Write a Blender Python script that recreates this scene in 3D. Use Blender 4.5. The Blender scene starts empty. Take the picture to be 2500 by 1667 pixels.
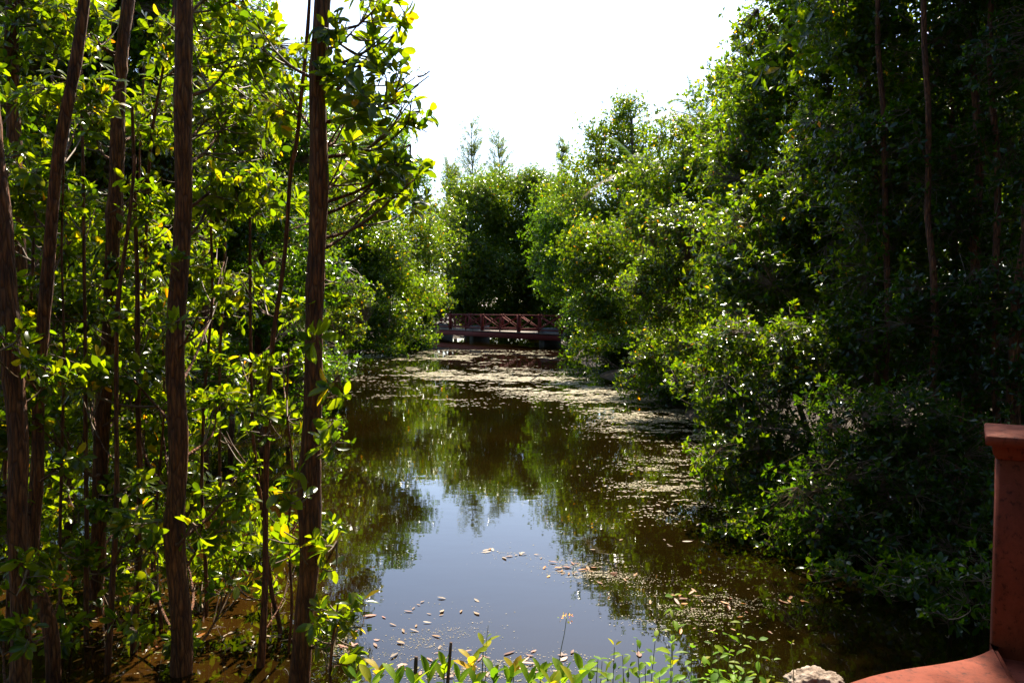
import bpy, math, random
import numpy as np
from mathutils import Vector, Matrix, Quaternion

# ------------------------------------------------------------------ camera, sky, sun, exposure
SC = bpy.context.scene
COL = SC.collection
EYE = 2.2                    # eye height above the water
F = 1944.0                   # focal length in photograph pixels (2500 wide)
CX, CY, HZ = 1250.0, 833.5, 750.0
PITCH = math.atan((CY - HZ) / F)

cam_d = bpy.data.cameras.new('camera')
cam_d.sensor_width = 36.0
cam_d.lens = 36.0 * F / 2500.0
cam_d.clip_start = 0.05
cam_d.clip_end = 2000.0
cam = bpy.data.objects.new('camera', cam_d)
COL.objects.link(cam)
cam.location = (0, 0, EYE)
cam.rotation_euler = (math.radians(90) - PITCH, 0, 0)
SC.camera = cam

SUN_AZ, SUN_EL = math.radians(9), math.radians(50)
world = bpy.data.worlds.new('World')
SC.world = world
world.use_nodes = True
wn = world.node_tree.nodes
wn.clear()
wo = wn.new('ShaderNodeOutputWorld')
wb = wn.new('ShaderNodeBackground')
ws = wn.new('ShaderNodeTexSky')
ws.sky_type = 'NISHITA'
ws.sun_disc = False
ws.sun_elevation = SUN_EL
ws.sun_rotation = SUN_AZ
ws.air_density = 1.0
ws.dust_density = 1.2
ws.ozone_density = 3.0
wb.inputs['Strength'].default_value = 0.11
world.node_tree.links.new(ws.outputs[0], wb.inputs[0])
world.node_tree.links.new(wb.outputs[0], wo.inputs[0])

sun_d = bpy.data.lights.new('sun', 'SUN')
sun_d.energy = 5.0
sun_d.angle = math.radians(0.53)
sun_d.color = (1.0, 0.90, 0.72)
sun = bpy.data.objects.new('sun', sun_d)
COL.objects.link(sun)
SUND = Vector((math.sin(SUN_AZ) * math.cos(SUN_EL), math.cos(SUN_AZ) * math.cos(SUN_EL), math.sin(SUN_EL)))
sun.rotation_euler = (-SUND).to_track_quat('-Z', 'Y').to_euler()
sun.location = SUND * 60

SC.view_settings.view_transform = 'Standard'
SC.view_settings.look = 'None'
SC.view_settings.gamma = 1.0
SC.view_settings.use_curve_mapping = False
SC.view_settings.exposure = 1.75
SC.cycles.max_bounces = 6
SC.cycles.diffuse_bounces = 3
SC.cycles.glossy_bounces = 3
SC.cycles.transmission_bounces = 3
SC.cycles.caustics_reflective = False
SC.cycles.caustics_refractive = False

rng = np.random.default_rng(7)
random.seed(7)


def P(px, py, D):
    """photograph pixel + forward distance -> world point"""
    u, v = (px - CX) / F, -(py - CY) / F
    c, s = math.cos(PITCH), math.sin(PITCH)
    dy, dz = c + v * s, -s + v * c
    k = D / dy
    return np.array((u * k, D, EYE + dz * k))


def on_plane(px, py, z=0.0):
    u, v = (px - CX) / F, -(py - CY) / F
    c, s = math.cos(PITCH), math.sin(PITCH)
    dy, dz = c + v * s, -s + v * c
    k = (z - EYE) / dz
    return np.array((u * k, dy * k, z))


def to_px(p):
    """world points (N,3) -> pixel x, pixel y, depth"""
    c, s = math.cos(PITCH), math.sin(PITCH)
    q = p - np.array((0, 0, EYE))
    d = q[:, 1] * c - q[:, 2] * s
    up = q[:, 1] * s + q[:, 2] * c
    d = np.maximum(d, 1e-3)
    return CX + F * q[:, 0] / d, CY - F * up / d, d


# ------------------------------------------------------------------ materials
def new_mat(name):
    m = bpy.data.materials.new(name)
    m.use_nodes = True
    nt = m.node_tree
    nt.nodes.clear()
    out = nt.nodes.new('ShaderNodeOutputMaterial')
    return m, nt, out


def N(nt, t, **kw):
    n = nt.nodes.new(t)
    for k, v in kw.items():
        if k in n.inputs:
            n.inputs[k].default_value = v
        else:
            setattr(n, k, v)
    return n


def ramp(nt, fac, stops):
    r = nt.nodes.new('ShaderNodeValToRGB')
    while len(r.color_ramp.elements) < len(stops):
        r.color_ramp.elements.new(0.5)
    for e, (p, c) in zip(r.color_ramp.elements, stops):
        e.position = p
        e.color = (*c, 1) if len(c) == 3 else c
    nt.links.new(fac, r.inputs[0])
    return r.outputs[0]


def coords(nt, scale, obj=True):
    tc = nt.nodes.new('ShaderNodeTexCoord')
    mp = nt.nodes.new('ShaderNodeMapping')
    mp.inputs['Scale'].default_value = scale
    nt.links.new(tc.outputs['Object'], mp.inputs[0])
    return mp.outputs[0]


def leaf_material(name, rough, trans, tk, spec=0.5):
    m, nt, out = new_mat(name)
    at = N(nt, 'ShaderNodeAttribute', attribute_name='tint')
    b = N(nt, 'ShaderNodeBsdfPrincipled', Roughness=rough)
    b.inputs['IOR'].default_value = 1.45
    b.inputs['Specular IOR Level'].default_value = spec
    nt.links.new(at.outputs['Color'], b.inputs['Base Color'])
    t = N(nt, 'ShaderNodeBsdfTranslucent')
    mul = N(nt, 'ShaderNodeMixRGB', blend_type='MULTIPLY')
    mul.inputs[0].default_value = 1.0
    mul.inputs[2].default_value = (*tk, 1)
    nt.links.new(at.outputs['Color'], mul.inputs[1])
    nt.links.new(mul.outputs[0], t.inputs[0])
    mx = N(nt, 'ShaderNodeMixShader')
    mx.inputs[0].default_value = trans
    nt.links.new(b.outputs[0], mx.inputs[1])
    nt.links.new(t.outputs[0], mx.inputs[2])
    nt.links.new(mx.outputs[0], out.inputs[0])
    return m


def bark_material(name, dark, mid, light, zs=7.0, bump=0.9):
    m, nt, out = new_mat(name)
    v = coords(nt, (1, 1, 1 / zs))
    n1 = N(nt, 'ShaderNodeTexNoise', Scale=60.0, Detail=6.0, Roughness=0.65)
    n2 = N(nt, 'ShaderNodeTexNoise', Scale=9.0, Detail=4.0, Roughness=0.6)
    vo = N(nt, 'ShaderNodeTexVoronoi', Scale=48.0, feature='DISTANCE_TO_EDGE')
    nt.links.new(v, n1.inputs[0])
    nt.links.new(v, vo.inputs['Vector'])
    nt.links.new(coords(nt, (1, 1, 0.6)), n2.inputs[0])
    c1 = ramp(nt, n1.outputs[0], [(0.3, dark), (0.52, mid), (0.75, light)])
    c2 = ramp(nt, n2.outputs[0], [(0.35, (0.55, 0.5, 0.5)), (0.6, (1.1, 1.05, 1.0))])
    mul = N(nt, 'ShaderNodeMixRGB', blend_type='MULTIPLY')
    mul.inputs[0].default_value = 1.0
    nt.links.new(c1, mul.inputs[1])
    nt.links.new(c2, mul.inputs[2])
    fis = ramp(nt, vo.outputs[0], [(0.0, (0.25, 0.2, 0.18)), (0.12, (0.8, 0.78, 0.75)), (0.4, (1.15, 1.12, 1.1))])
    mul2 = N(nt, 'ShaderNodeMixRGB', blend_type='MULTIPLY')
    mul2.inputs[0].default_value = 0.85
    nt.links.new(mul.outputs[0], mul2.inputs[1])
    nt.links.new(fis, mul2.inputs[2])
    b = N(nt, 'ShaderNodeBsdfPrincipled', Roughness=0.85)
    nt.links.new(mul2.outputs[0], b.inputs['Base Color'])
    add = N(nt, 'ShaderNodeMath', operation='MULTIPLY_ADD')
    cl = ramp(nt, vo.outputs[0], [(0.0, (0, 0, 0)), (0.25, (1, 1, 1))])
    nt.links.new(cl, add.inputs[0])
    add.inputs[1].default_value = 0.7
    nt.links.new(n1.outputs[0], add.inputs[2])
    bp = N(nt, 'ShaderNodeBump', Strength=bump, Distance=0.02)
    nt.links.new(add.outputs[0], bp.inputs['Height'])
    nt.links.new(bp.outputs[0], b.inputs['Normal'])
    nt.links.new(b.outputs[0], out.inputs[0])
    return m


def plain_noise_mat(name, stops, scale, rough=0.7, bump=0.3, bdist=0.01, detail=8.0, vec=(1, 1, 1)):
    m, nt, out = new_mat(name)
    n = N(nt, 'ShaderNodeTexNoise', Scale=scale, Detail=detail, Roughness=0.65)
    nt.links.new(coords(nt, vec), n.inputs[0])
    b = N(nt, 'ShaderNodeBsdfPrincipled', Roughness=rough)
    b.inputs['Specular IOR Level'].default_value = 0.25
    nt.links.new(ramp(nt, n.outputs[0], stops), b.inputs['Base Color'])
    bp = N(nt, 'ShaderNodeBump', Strength=bump, Distance=bdist)
    nt.links.new(n.outputs[0], bp.inputs['Height'])
    nt.links.new(bp.outputs[0], b.inputs['Normal'])
    nt.links.new(b.outputs[0], out.inputs[0])
    return m


M_LEAF = leaf_material('glossy_leaf', 0.22, 0.62, (2.85, 2.8, 0.38))
M_HERB = leaf_material('herb_leaf', 0.5, 0.45, (1.7, 1.7, 0.5), 0.12)
M_FLOAT = leaf_material('dead_leaf', 0.5, 0.12, (1.2, 1.0, 0.8), 0.2)
M_BARK = bark_material('reddish_bark', (0.050, 0.014, 0.003), (0.22, 0.072, 0.017), (0.36, 0.165, 0.062))
M_BARKG = bark_material('grey_brown_bark', (0.04, 0.026, 0.018), (0.13, 0.085, 0.058), (0.26, 0.2, 0.15), 4.0, 0.4)
M_TWIG = plain_noise_mat('twig_bark', [(0.3, (0.06, 0.034, 0.018)), (0.7, (0.19, 0.12, 0.07))], 30, 0.6, 0.2)
M_SOIL = plain_noise_mat('leaf_litter_soil', [(0.3, (0.015, 0.010, 0.006)), (0.55, (0.045, 0.028, 0.015)), (0.75, (0.10, 0.062, 0.034))], 3.2, 0.9, 0.7, 0.05, 10)
M_RED, nt, out = new_mat('red_painted_concrete')
n1 = N(nt, 'ShaderNodeTexNoise', Scale=3.0, Detail=10.0, Roughness=0.7)
n2 = N(nt, 'ShaderNodeTexNoise', Scale=38.0, Detail=8.0, Roughness=0.7)
n3 = N(nt, 'ShaderNodeTexNoise', Scale=140.0, Detail=4.0, Roughness=0.7)
for n_ in (n1, n2, n3):
    nt.links.new(coords(nt, (1, 1, .7)), n_.inputs[0])
c1 = ramp(nt, n1.outputs[0], [(0.3, (0.085, 0.016, 0.006)), (0.48, (0.15, 0.028, 0.012)), (0.6, (0.18, 0.038, 0.018)), (0.75, (0.23, 0.075, 0.045))])
c2 = ramp(nt, n2.outputs[0], [(0.34, (0.35, 0.33, 0.3)), (0.46, (0.95, 0.95, 0.95)), (0.66, (1.05, 1.05, 1.05)), (0.74, (1.5, 2.1, 2.6))])
mu = N(nt, 'ShaderNodeMixRGB', blend_type='MULTIPLY')
mu.inputs[0].default_value = 1.0
nt.links.new(c1, mu.inputs[1])
nt.links.new(c2, mu.inputs[2])
b = N(nt, 'ShaderNodeBsdfPrincipled', Roughness=0.75)
b.inputs['Specular IOR Level'].default_value = 0.15
nt.links.new(mu.outputs[0], b.inputs['Base Color'])
ma = N(nt, 'ShaderNodeMath', operation='MULTIPLY_ADD')
nt.links.new(n3.outputs[0], ma.inputs[0])
ma.inputs[1].default_value = 0.4
nt.links.new(n2.outputs[0], ma.inputs[2])
bp = N(nt, 'ShaderNodeBump', Strength=0.5, Distance=0.006)
nt.links.new(ma.outputs[0], bp.inputs['Height'])
nt.links.new(bp.outputs[0], b.inputs['Normal'])
nt.links.new(b.outputs[0], out.inputs[0])
M_REDW = plain_noise_mat('red_painted_timber', [(0.3, (0.08, 0.009, 0.006)), (0.7, (0.16, 0.020, 0.013))], 6.0, 0.85, 0.2, 0.004)
M_DECK = plain_noise_mat('weathered_deck', [(0.3, (0.10, 0.07, 0.055)), (0.7, (0.2, 0.155, 0.12))], 3.0, 0.7, 0.2, 0.004)
M_CONC = plain_noise_mat('pale_concrete', [(0.3, (0.06, 0.055, 0.05)), (0.7, (0.14, 0.13, 0.12))], 2.0, 0.85, 0.3, 0.01)
M_ROCK = plain_noise_mat('limestone', [(0.3, (0.07, 0.045, 0.03)), (0.45, (0.22, 0.16, 0.12)), (0.7, (0.42, 0.35, 0.29))], 16.0, 0.9, 1.0, 0.03, 12)
M_STAKE = plain_noise_mat('dark_dead_wood', [(0.3, (0.03, 0.018, 0.012)), (0.7, (0.10, 0.06, 0.045))], 25.0, 0.8, 0.5, 0.005, 6, (1, 1, .3))

# murky brown pond water: body colour below, mirror film above, faint ripples
M_WATER, nt, out = new_mat('murky_water')
b = N(nt, 'ShaderNodeBsdfPrincipled', Roughness=0.015)
b.inputs['IOR'].default_value = 1.4
na = N(nt, 'ShaderNodeTexNoise', Scale=0.35, Detail=5.0)
nt.links.new(coords(nt, (1, 1, 1)), na.inputs[0])
sx = N(nt, 'ShaderNodeSeparateXYZ')
nt.links.new(coords(nt, (1, 1, 1)), sx.inputs[0])
mr = N(nt, 'ShaderNodeMapRange')
mr.inputs['From Min'].default_value = -1.1
mr.inputs['From Max'].default_value = -2.4
mr.inputs['To Min'].default_value = 0.0
mr.inputs['To Max'].default_value = 1.0
nt.links.new(sx.outputs[0], mr.inputs['Value'])
mr2 = N(nt, 'ShaderNodeMapRange')
mr2.inputs['From Min'].default_value = 10.0
mr2.inputs['From Max'].default_value = 6.0
nt.links.new(sx.outputs[1], mr2.inputs['Value'])
mm = N(nt, 'ShaderNodeMath', operation='MULTIPLY')
nt.links.new(mr.outputs[0], mm.inputs[0])
nt.links.new(mr2.outputs[0], mm.inputs[1])
silt = N(nt, 'ShaderNodeMixRGB')
silt.inputs[2].default_value = (0.028, 0.012, 0.002, 1)
nt.links.new(mm.outputs[0], silt.inputs[0])
nt.links.new(silt.outputs[0], b.inputs['Base Color'])
nt.links.new(ramp(nt, na.outputs[0], [(0.35, (0.0040, 0.0024, 0.0003)), (0.65, (0.0075, 0.0043, 0.0006))]), silt.inputs[1])
n1 = N(nt, 'ShaderNodeTexNoise', Scale=2.2, Detail=2.0, Roughness=0.5)
n2 = N(nt, 'ShaderNodeTexNoise', Scale=14.0, Detail=2.0, Roughness=0.5)
n3 = N(nt, 'ShaderNodeTexNoise', Scale=0.45, Detail=2.0)
nt.links.new(coords(nt, (1, 1.7, 1)), n1.inputs[0])
nt.links.new(coords(nt, (1, 1.9, 1)), n2.inputs[0])
nt.links.new(coords(nt, (1, 1, 1)), n3.inputs[0])
gate = ramp(nt, n3.outputs[0], [(0.42, (0.12, 0.12, 0.12)), (0.62, (1, 1, 1))])
mg = N(nt, 'ShaderNodeMath', operation='MULTIPLY')
nt.links.new(n2.outputs[0], mg.inputs[0])
nt.links.new(gate, mg.inputs[1])
ad = N(nt, 'ShaderNodeMath', operation='MULTIPLY_ADD')
nt.links.new(mg.outputs[0], ad.inputs[0])
ad.inputs[1].default_value = 0.11
nt.links.new(n1.outputs[0], ad.inputs[2])
bp = N(nt, 'ShaderNodeBump', Strength=0.25, Distance=0.004)
nt.links.new(ad.outputs[0], bp.inputs['Height'])
nt.links.new(bp.outputs[0], b.inputs['Normal'])
nt.links.new(b.outputs[0], out.inputs[0])

# ------------------------------------------------------------------ mesh helpers
def mesh_np(name, V, polys, mat, tint=None, smooth=False):
    """V (n,3); polys: list of (m,k) int arrays"""
    me = bpy.data.meshes.new(name)
    V = np.ascontiguousarray(V, dtype=np.float32)
    polys = [p for p in polys if len(p)]
    loops = np.concatenate([p.ravel() for p in polys]).astype(np.int32)
    sizes = np.concatenate([np.full(len(p), p.shape[1]) for p in polys]).astype(np.int32)
    starts = np.concatenate([[0], np.cumsum(sizes)[:-1]]).astype(np.int32)
    me.vertices.add(len(V))
    me.vertices.foreach_set('co', V.ravel())
    me.loops.add(len(loops))
    me.loops.foreach_set('vertex_index', loops)
    me.polygons.add(len(sizes))
    me.polygons.foreach_set('loop_start', starts)
    me.polygons.foreach_set('loop_total', sizes)
    if smooth:
        me.polygons.foreach_set('use_smooth', np.ones(len(sizes), dtype=bool))
    if tint is not None:
        a = me.attributes.new('tint', 'FLOAT_COLOR', 'POINT')
        t4 = np.ones((len(V), 4), dtype=np.float32)
        t4[:, :3] = tint
        a.data.foreach_set('color', t4.ravel())
    me.materials.append(mat)
    me.update(calc_edges=True)
    return me


def obj(name, me, parent=None, loc=None, kind=None):
    o = bpy.data.objects.new(name, me)
    COL.objects.link(o)
    if parent is not None:
        o.parent = parent
    if loc is not None:
        o.location = loc
    if kind:
        o['kind'] = kind
    return o


def tag(o, label, cat, group=None):
    o['label'] = label
    o['category'] = cat
    if group:
        o['group'] = group
    return o


def thing(name, label, cat, loc, group=None):
    o = obj(name, None, None, Vector(loc))
    return tag(o, label, cat, group)


def unit(v):
    return v / np.maximum(np.linalg.norm(v, axis=-1, keepdims=True), 1e-9)


def tube(path, radii, k=12, wob=0.0, seed=0, cap=True):
    path = np.asarray(path, float)
    n = len(path)
    radii = np.asarray(radii, float)
    t = unit(np.gradient(path, axis=0))
    ref = np.array((0, 1.0, 0.05)) if abs(t[:, 2]).mean() > 0.6 else np.array((0.05, 0.1, 1.0))
    u = unit(np.cross(t, ref))
    w = np.cross(t, u)
    a = np.arange(k) * 2 * math.pi / k
    r = np.repeat(radii[:, None], k, 1)
    if wob:
        g = np.random.default_rng(seed)
        ph = g.uniform(0, 6.28, 6)
        z = (path[:, 2:3] - path[0, 2]) * 2.9
        r = r * (1 + wob * (np.sin(2 * a + z * .5 + ph[0]) * .5 + np.sin(3 * a + ph[1] + z * .3) * .35 + np.sin(z * 1.1 + ph[2]) * .5
                            + np.sin(5 * a + .4 * np.sin(z * .8) + ph[3]) * .35) + g.normal(0, wob * .22, (n, k)))
    V = path[:, None] + r[..., None] * (np.cos(a)[None, :, None] * u[:, None] + np.sin(a)[None, :, None] * w[:, None])
    V = V.reshape(-1, 3)
    i = np.arange(n - 1)[:, None] * k
    j = np.arange(k)[None]
    j2 = (j + 1) % k
    Q = np.stack([i + j, i + j2, i + k + j2, i + k + j], -1).reshape(-1, 4)
    polys = [Q]
    if cap:
        polys.append(np.array([[(n - 1) * k + x for x in range(k)]]))
        polys.append(np.array([[x for x in range(k)][::-1]]))
    return V, polys


def join(parts):
    Vs, out, off = [], {}, 0
    for V, polys in parts:
        Vs.append(V)
        for p in polys:
            out.setdefault(p.shape[1], []).append(p + off)
        off += len(V)
    return np.concatenate(Vs), [np.concatenate(v) for v in out.values()]


def spline(pts, step):
    """Catmull-Rom resample"""
    p = np.asarray(pts, float)
    q = np.vstack([2 * p[0] - p[1], p, 2 * p[-1] - p[-2]])
    res = []
    for i in range(1, len(q) - 2):
        m = max(2, int(np.linalg.norm(q[i + 1] - q[i]) / step))
        t = np.linspace(0, 1, m, endpoint=False)[:, None]
        a, b_, c, d = q[i - 1], q[i], q[i + 1], q[i + 2]
        res.append(.5 * ((2 * b_) + (-a + c) * t + (2 * a - 5 * b_ + 4 * c - d) * t ** 2 + (-a + 3 * b_ - 3 * c + d) * t ** 3))
    res.append(p[-1:])
    return np.concatenate(res)


def twig_batch(A, B, r0, r1, k=3, bend=0.12):
    """many thin curved tubes from A to B"""
    n = len(A)
    d = B - A
    L = np.linalg.norm(d, axis=1, keepdims=True)
    t = unit(d)
    ref = np.where(np.abs(t[:, 2:3]) > 0.8, np.array([[1.0, 0, 0]]), np.array([[0, 0, 1.0]]))
    u = unit(np.cross(t, ref))
    w = np.cross(t, u)
    mid = (A + B) / 2 + (u * rng.normal(0, bend, (n, 1)) + w * rng.normal(0, bend, (n, 1))) * L
    pts = np.stack([A, mid, B], 1)
    rr = np.array([r0, (r0 + r1) / 2, r1])
    a = np.arange(k) * 2 * math.pi / k
    ring = np.cos(a)[None, None, :, None] * u[:, None, None] + np.sin(a)[None, None, :, None] * w[:, None, None]
    V = (pts[:, :, None] + rr[None, :, None, None] * ring).reshape(-1, 3)
    base = (np.arange(n) * 3 * k)[:, None, None]
    s = (np.arange(2) * k)[None, :, None]
    j = np.arange(k)[None, None]
    j2 = (j + 1) % k
    Q = np.stack([base + s + j, base + s + j2, base + s + k + j2, base + s + k + j], -1).reshape(-1, 4)
    return V, [Q]


# ------------------------------------------------------------------ leaves
def leaf_template(level, fold=0.35, droop=0.18, ovate=False):
    if level == 2:
        t = np.array([0, .26, .58, .84, 1.0])
        h = np.array([.02, .15, .225, .165, 0]) if not ovate else np.array([.02, .2, .24, .12, 0])
        V, F3, F4 = [], [], []
        for x in t:
            V.append((x, 0, -droop * x * x))
        for s in (1, -1):
            for i in (1, 2, 3):
                V.append((t[i] - .02, s * h[i], -droop * t[i] ** 2 + fold * h[i]))
        L, R = [5, 6, 7], [8, 9, 10]
        F3 = [(0, 1, L[0]), (3, 4, L[2]), (0, R[0], 1), (3, R[2], 4)]
        F4 = [(1, 2, L[1], L[0]), (2, 3, L[2], L[1]), (1, R[0], R[1], 2), (2, R[1], R[2], 3)]
        return np.array(V, float), [np.array(F3), np.array(F4)]
    if level == 1:
        V = [(0, 0, 0), (.6, 0, -droop * .36), (1, 0, -droop), (.58, .24, .24 * fold - droop * .36), (.58, -.24, .24 * fold - droop * .36)]
        return np.array(V, float), [np.array([(0, 1, 3), (1, 2, 3), (0, 4, 1), (1, 4, 2)])]
    V = [(0, 0, 0), (.55, .25, .06), (1, 0, -.08), (.55, -.25, .06)]
    return np.array(V, float), [np.array([(0, 3, 2), (0, 2, 1)])]


LT = {k: leaf_template(k) for k in (0, 1, 2)}
LEAF_AREA = 0.29      # of length squared

PALETTES = {
    # (colour, weight)
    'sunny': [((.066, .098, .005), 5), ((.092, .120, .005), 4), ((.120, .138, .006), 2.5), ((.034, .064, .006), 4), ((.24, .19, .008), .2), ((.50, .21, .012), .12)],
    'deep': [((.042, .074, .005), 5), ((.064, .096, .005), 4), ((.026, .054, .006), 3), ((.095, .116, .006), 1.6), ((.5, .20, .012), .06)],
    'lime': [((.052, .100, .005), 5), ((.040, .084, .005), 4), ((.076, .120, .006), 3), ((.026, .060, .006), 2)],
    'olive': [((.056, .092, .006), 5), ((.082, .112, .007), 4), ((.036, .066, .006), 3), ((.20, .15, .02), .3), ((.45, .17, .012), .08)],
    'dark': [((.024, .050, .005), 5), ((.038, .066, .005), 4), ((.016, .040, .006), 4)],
}


def tints(n, pal):
    cs = np.array([c for c, w in PALETTES[pal]])
    w = np.array([w for c, w in PALETTES[pal]], float)
    i = rng.choice(len(cs), n, p=w / w.sum())
    return cs[i] * rng.uniform(.8, 1.25, (n, 1)) * rng.uniform(.93, 1.07, (n, 3))


def leaf_mesh_data(O, X, Z, L, level):
    T, Fs = LT[level]
    Y = np.cross(Z, X)
    V = O[:, None] + L[:, None, None] * (T[None, :, 0:1] * X[:, None] + T[None, :, 1:2] * Y[:, None] + T[None, :, 2:3] * Z[:, None])
    n, k = len(O), len(T)
    off = (np.arange(n) * k)[:, None, None]
    return V.reshape(-1, 3), [(f[None] + off).reshape(-1, f.shape[1]) for f in Fs], k


SINGLE = {}


def single_leaf(pal, i, ovate=False):
    mat = M_HERB if pal in ('bank', 'gold') else M_LEAF
    key = (pal, i, ovate)
    if key not in SINGLE:
        T, Fs = leaf_template(2, random.uniform(.15, .5), random.uniform(.02, .35), ovate)
        T = T * np.array((1, random.uniform(.75, 1.25), 1))
        SINGLE[key] = mesh_np('leaf', T, Fs, mat, np.repeat(tints(1, pal), len(T), 0), smooth=False)
    return SINGLE[key]


def place_leaf(parent, base, o, x, z, L, pal, me=None):
    y = np.cross(z, x)
    m = Matrix(((x[0], y[0], z[0]), (x[1], y[1], z[1]), (x[2], y[2], z[2])))
    ob = bpy.data.objects.new('leaf', me or single_leaf(pal, random.randrange(18)))
    COL.objects.link(ob)
    ob.parent = parent
    ob.location = Vector(o - base)
    ob.rotation_mode = 'QUATERNION'
    ob.rotation_quaternion = m.to_quaternion()
    ob.scale = (L, L, L)
    return ob


def whorls(C, axis, L0, per=(4, 7)):
    """leaf frames for rosettes at C pointing along axis"""
    m = rng.integers(per[0], per[1] + 1, len(C))
    idx = np.repeat(np.arange(len(C)), m)
    n = len(idx)
    ax = axis[idx]
    ref = np.where(np.abs(ax[:, 2:3]) > .9, np.array([[1.0, 0, 0]]), np.array([[0, 0, 1.0]]))
    u = unit(np.cross(ax, ref))
    w = np.cross(ax, u)
    phi = rng.uniform(0, 2 * math.pi, (n, 1))
    el = rng.normal(math.radians(58), math.radians(20), (n, 1))
    side = np.cos(phi) * u + np.sin(phi) * w
    X = unit(np.cos(el) * ax + np.sin(el) * side + rng.normal(0, .12, (n, 3)))
    Zr = unit(np.sin(el) * ax - np.cos(el) * side + rng.normal(0, .25, (n, 3)) + np.array((0, 0, .35)))
    Z = unit(Zr - (Zr * X).sum(1, keepdims=True) * X)
    L = L0 * rng.uniform(.65, 1.2, n)
    O = C[idx] - ax * rng.uniform(0, .5, (n, 1)) * L0 + X * (L0 * .12)
    return O, X, Z, L


# ------------------------------------------------------------------ ground
XL = [(-50, -14), (4, -14), (10, -11), (20, -9.5), (39, -8.2), (46, -7), (60, -6.2), (64, -5)]
XR = [(-50, 5.6), (4, 5.6), (8, 5.0), (12, 4.3), (15, 3.7), (20, 3.2), (36, 2.6), (45, 3.2), (60, 2.6), (64, 1)]


def gz(x, y):
    x = np.asarray(x, float)
    y = np.asarray(y, float)
    l = np.interp(y, [a for a, _ in XL], [b_ for _, b_ in XL])
    r = np.interp(y, [a for a, _ in XR], [b_ for _, b_ in XR])
    wob = .35 * np.sin(y * .7) + .2 * np.sin(y * 1.9 + 1)
    d = np.minimum(np.minimum(x - (l + wob), (r + wob * .6) - x), np.minimum(y - (4.0 + .15 * np.sin(x * 2.1)), 63 - y))
    z = np.where(d > 0, -.06 - .5 * (1 - np.exp(-np.maximum(d, 0) * .9)), .42 * (1 - np.exp(np.minimum(d, 0) * 1.3)) - .06)
    near = np.clip((3.6 - y) / .8, 0, 1)
    z = z + near * .12
    return z + .03 * np.sin(x * 3.1 + y * 1.3) * np.sin(y * 2.7 - x) + .05 * np.sin(x * .9) * np.sin(y * .8)


xs = np.unique(np.concatenate([np.linspace(-16, 12, 113), np.linspace(-60, 60, 61), np.linspace(-900, 900, 37)]))
ys = np.unique(np.concatenate([np.linspace(-4, 12, 65), np.linspace(-20, 70, 91), np.linspace(-900, 900, 37)]))
gx, gy = np.meshgrid(xs, ys)
gv = np.stack([gx, gy, gz(gx, gy)], -1).reshape(-1, 3)
nx_, ny_ = len(xs), len(ys)
ii = (np.arange(ny_ - 1)[:, None] * nx_ + np.arange(nx_ - 1)[None]).reshape(-1)
obj('ground', mesh_np('ground', gv, [np.stack([ii, ii + 1, ii + nx_ + 1, ii + nx_], 1)], M_SOIL, smooth=True), kind='structure')
wv = np.array([(-18, 3.0, 0), (8, 3.0, 0), (8, 66, 0), (-18, 66, 0)], float)
obj('pond_water', mesh_np('pond_water', wv, [np.array([[0, 1, 2, 3]])], M_WATER), kind='structure')


# ------------------------------------------------------------------ trees
STATS = {'leaves': 0, 'tris': 0}


def Bl(px, py, D, rpx, rpy, rd=None, tau=2.5):
    c = P(px, py, D)
    rx, rz = rpx / F * D, rpy / F * D
    return dict(c=c, r=np.array((rx, rd if rd else (rx + rz) / 2, rz)), tau=tau)


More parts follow.
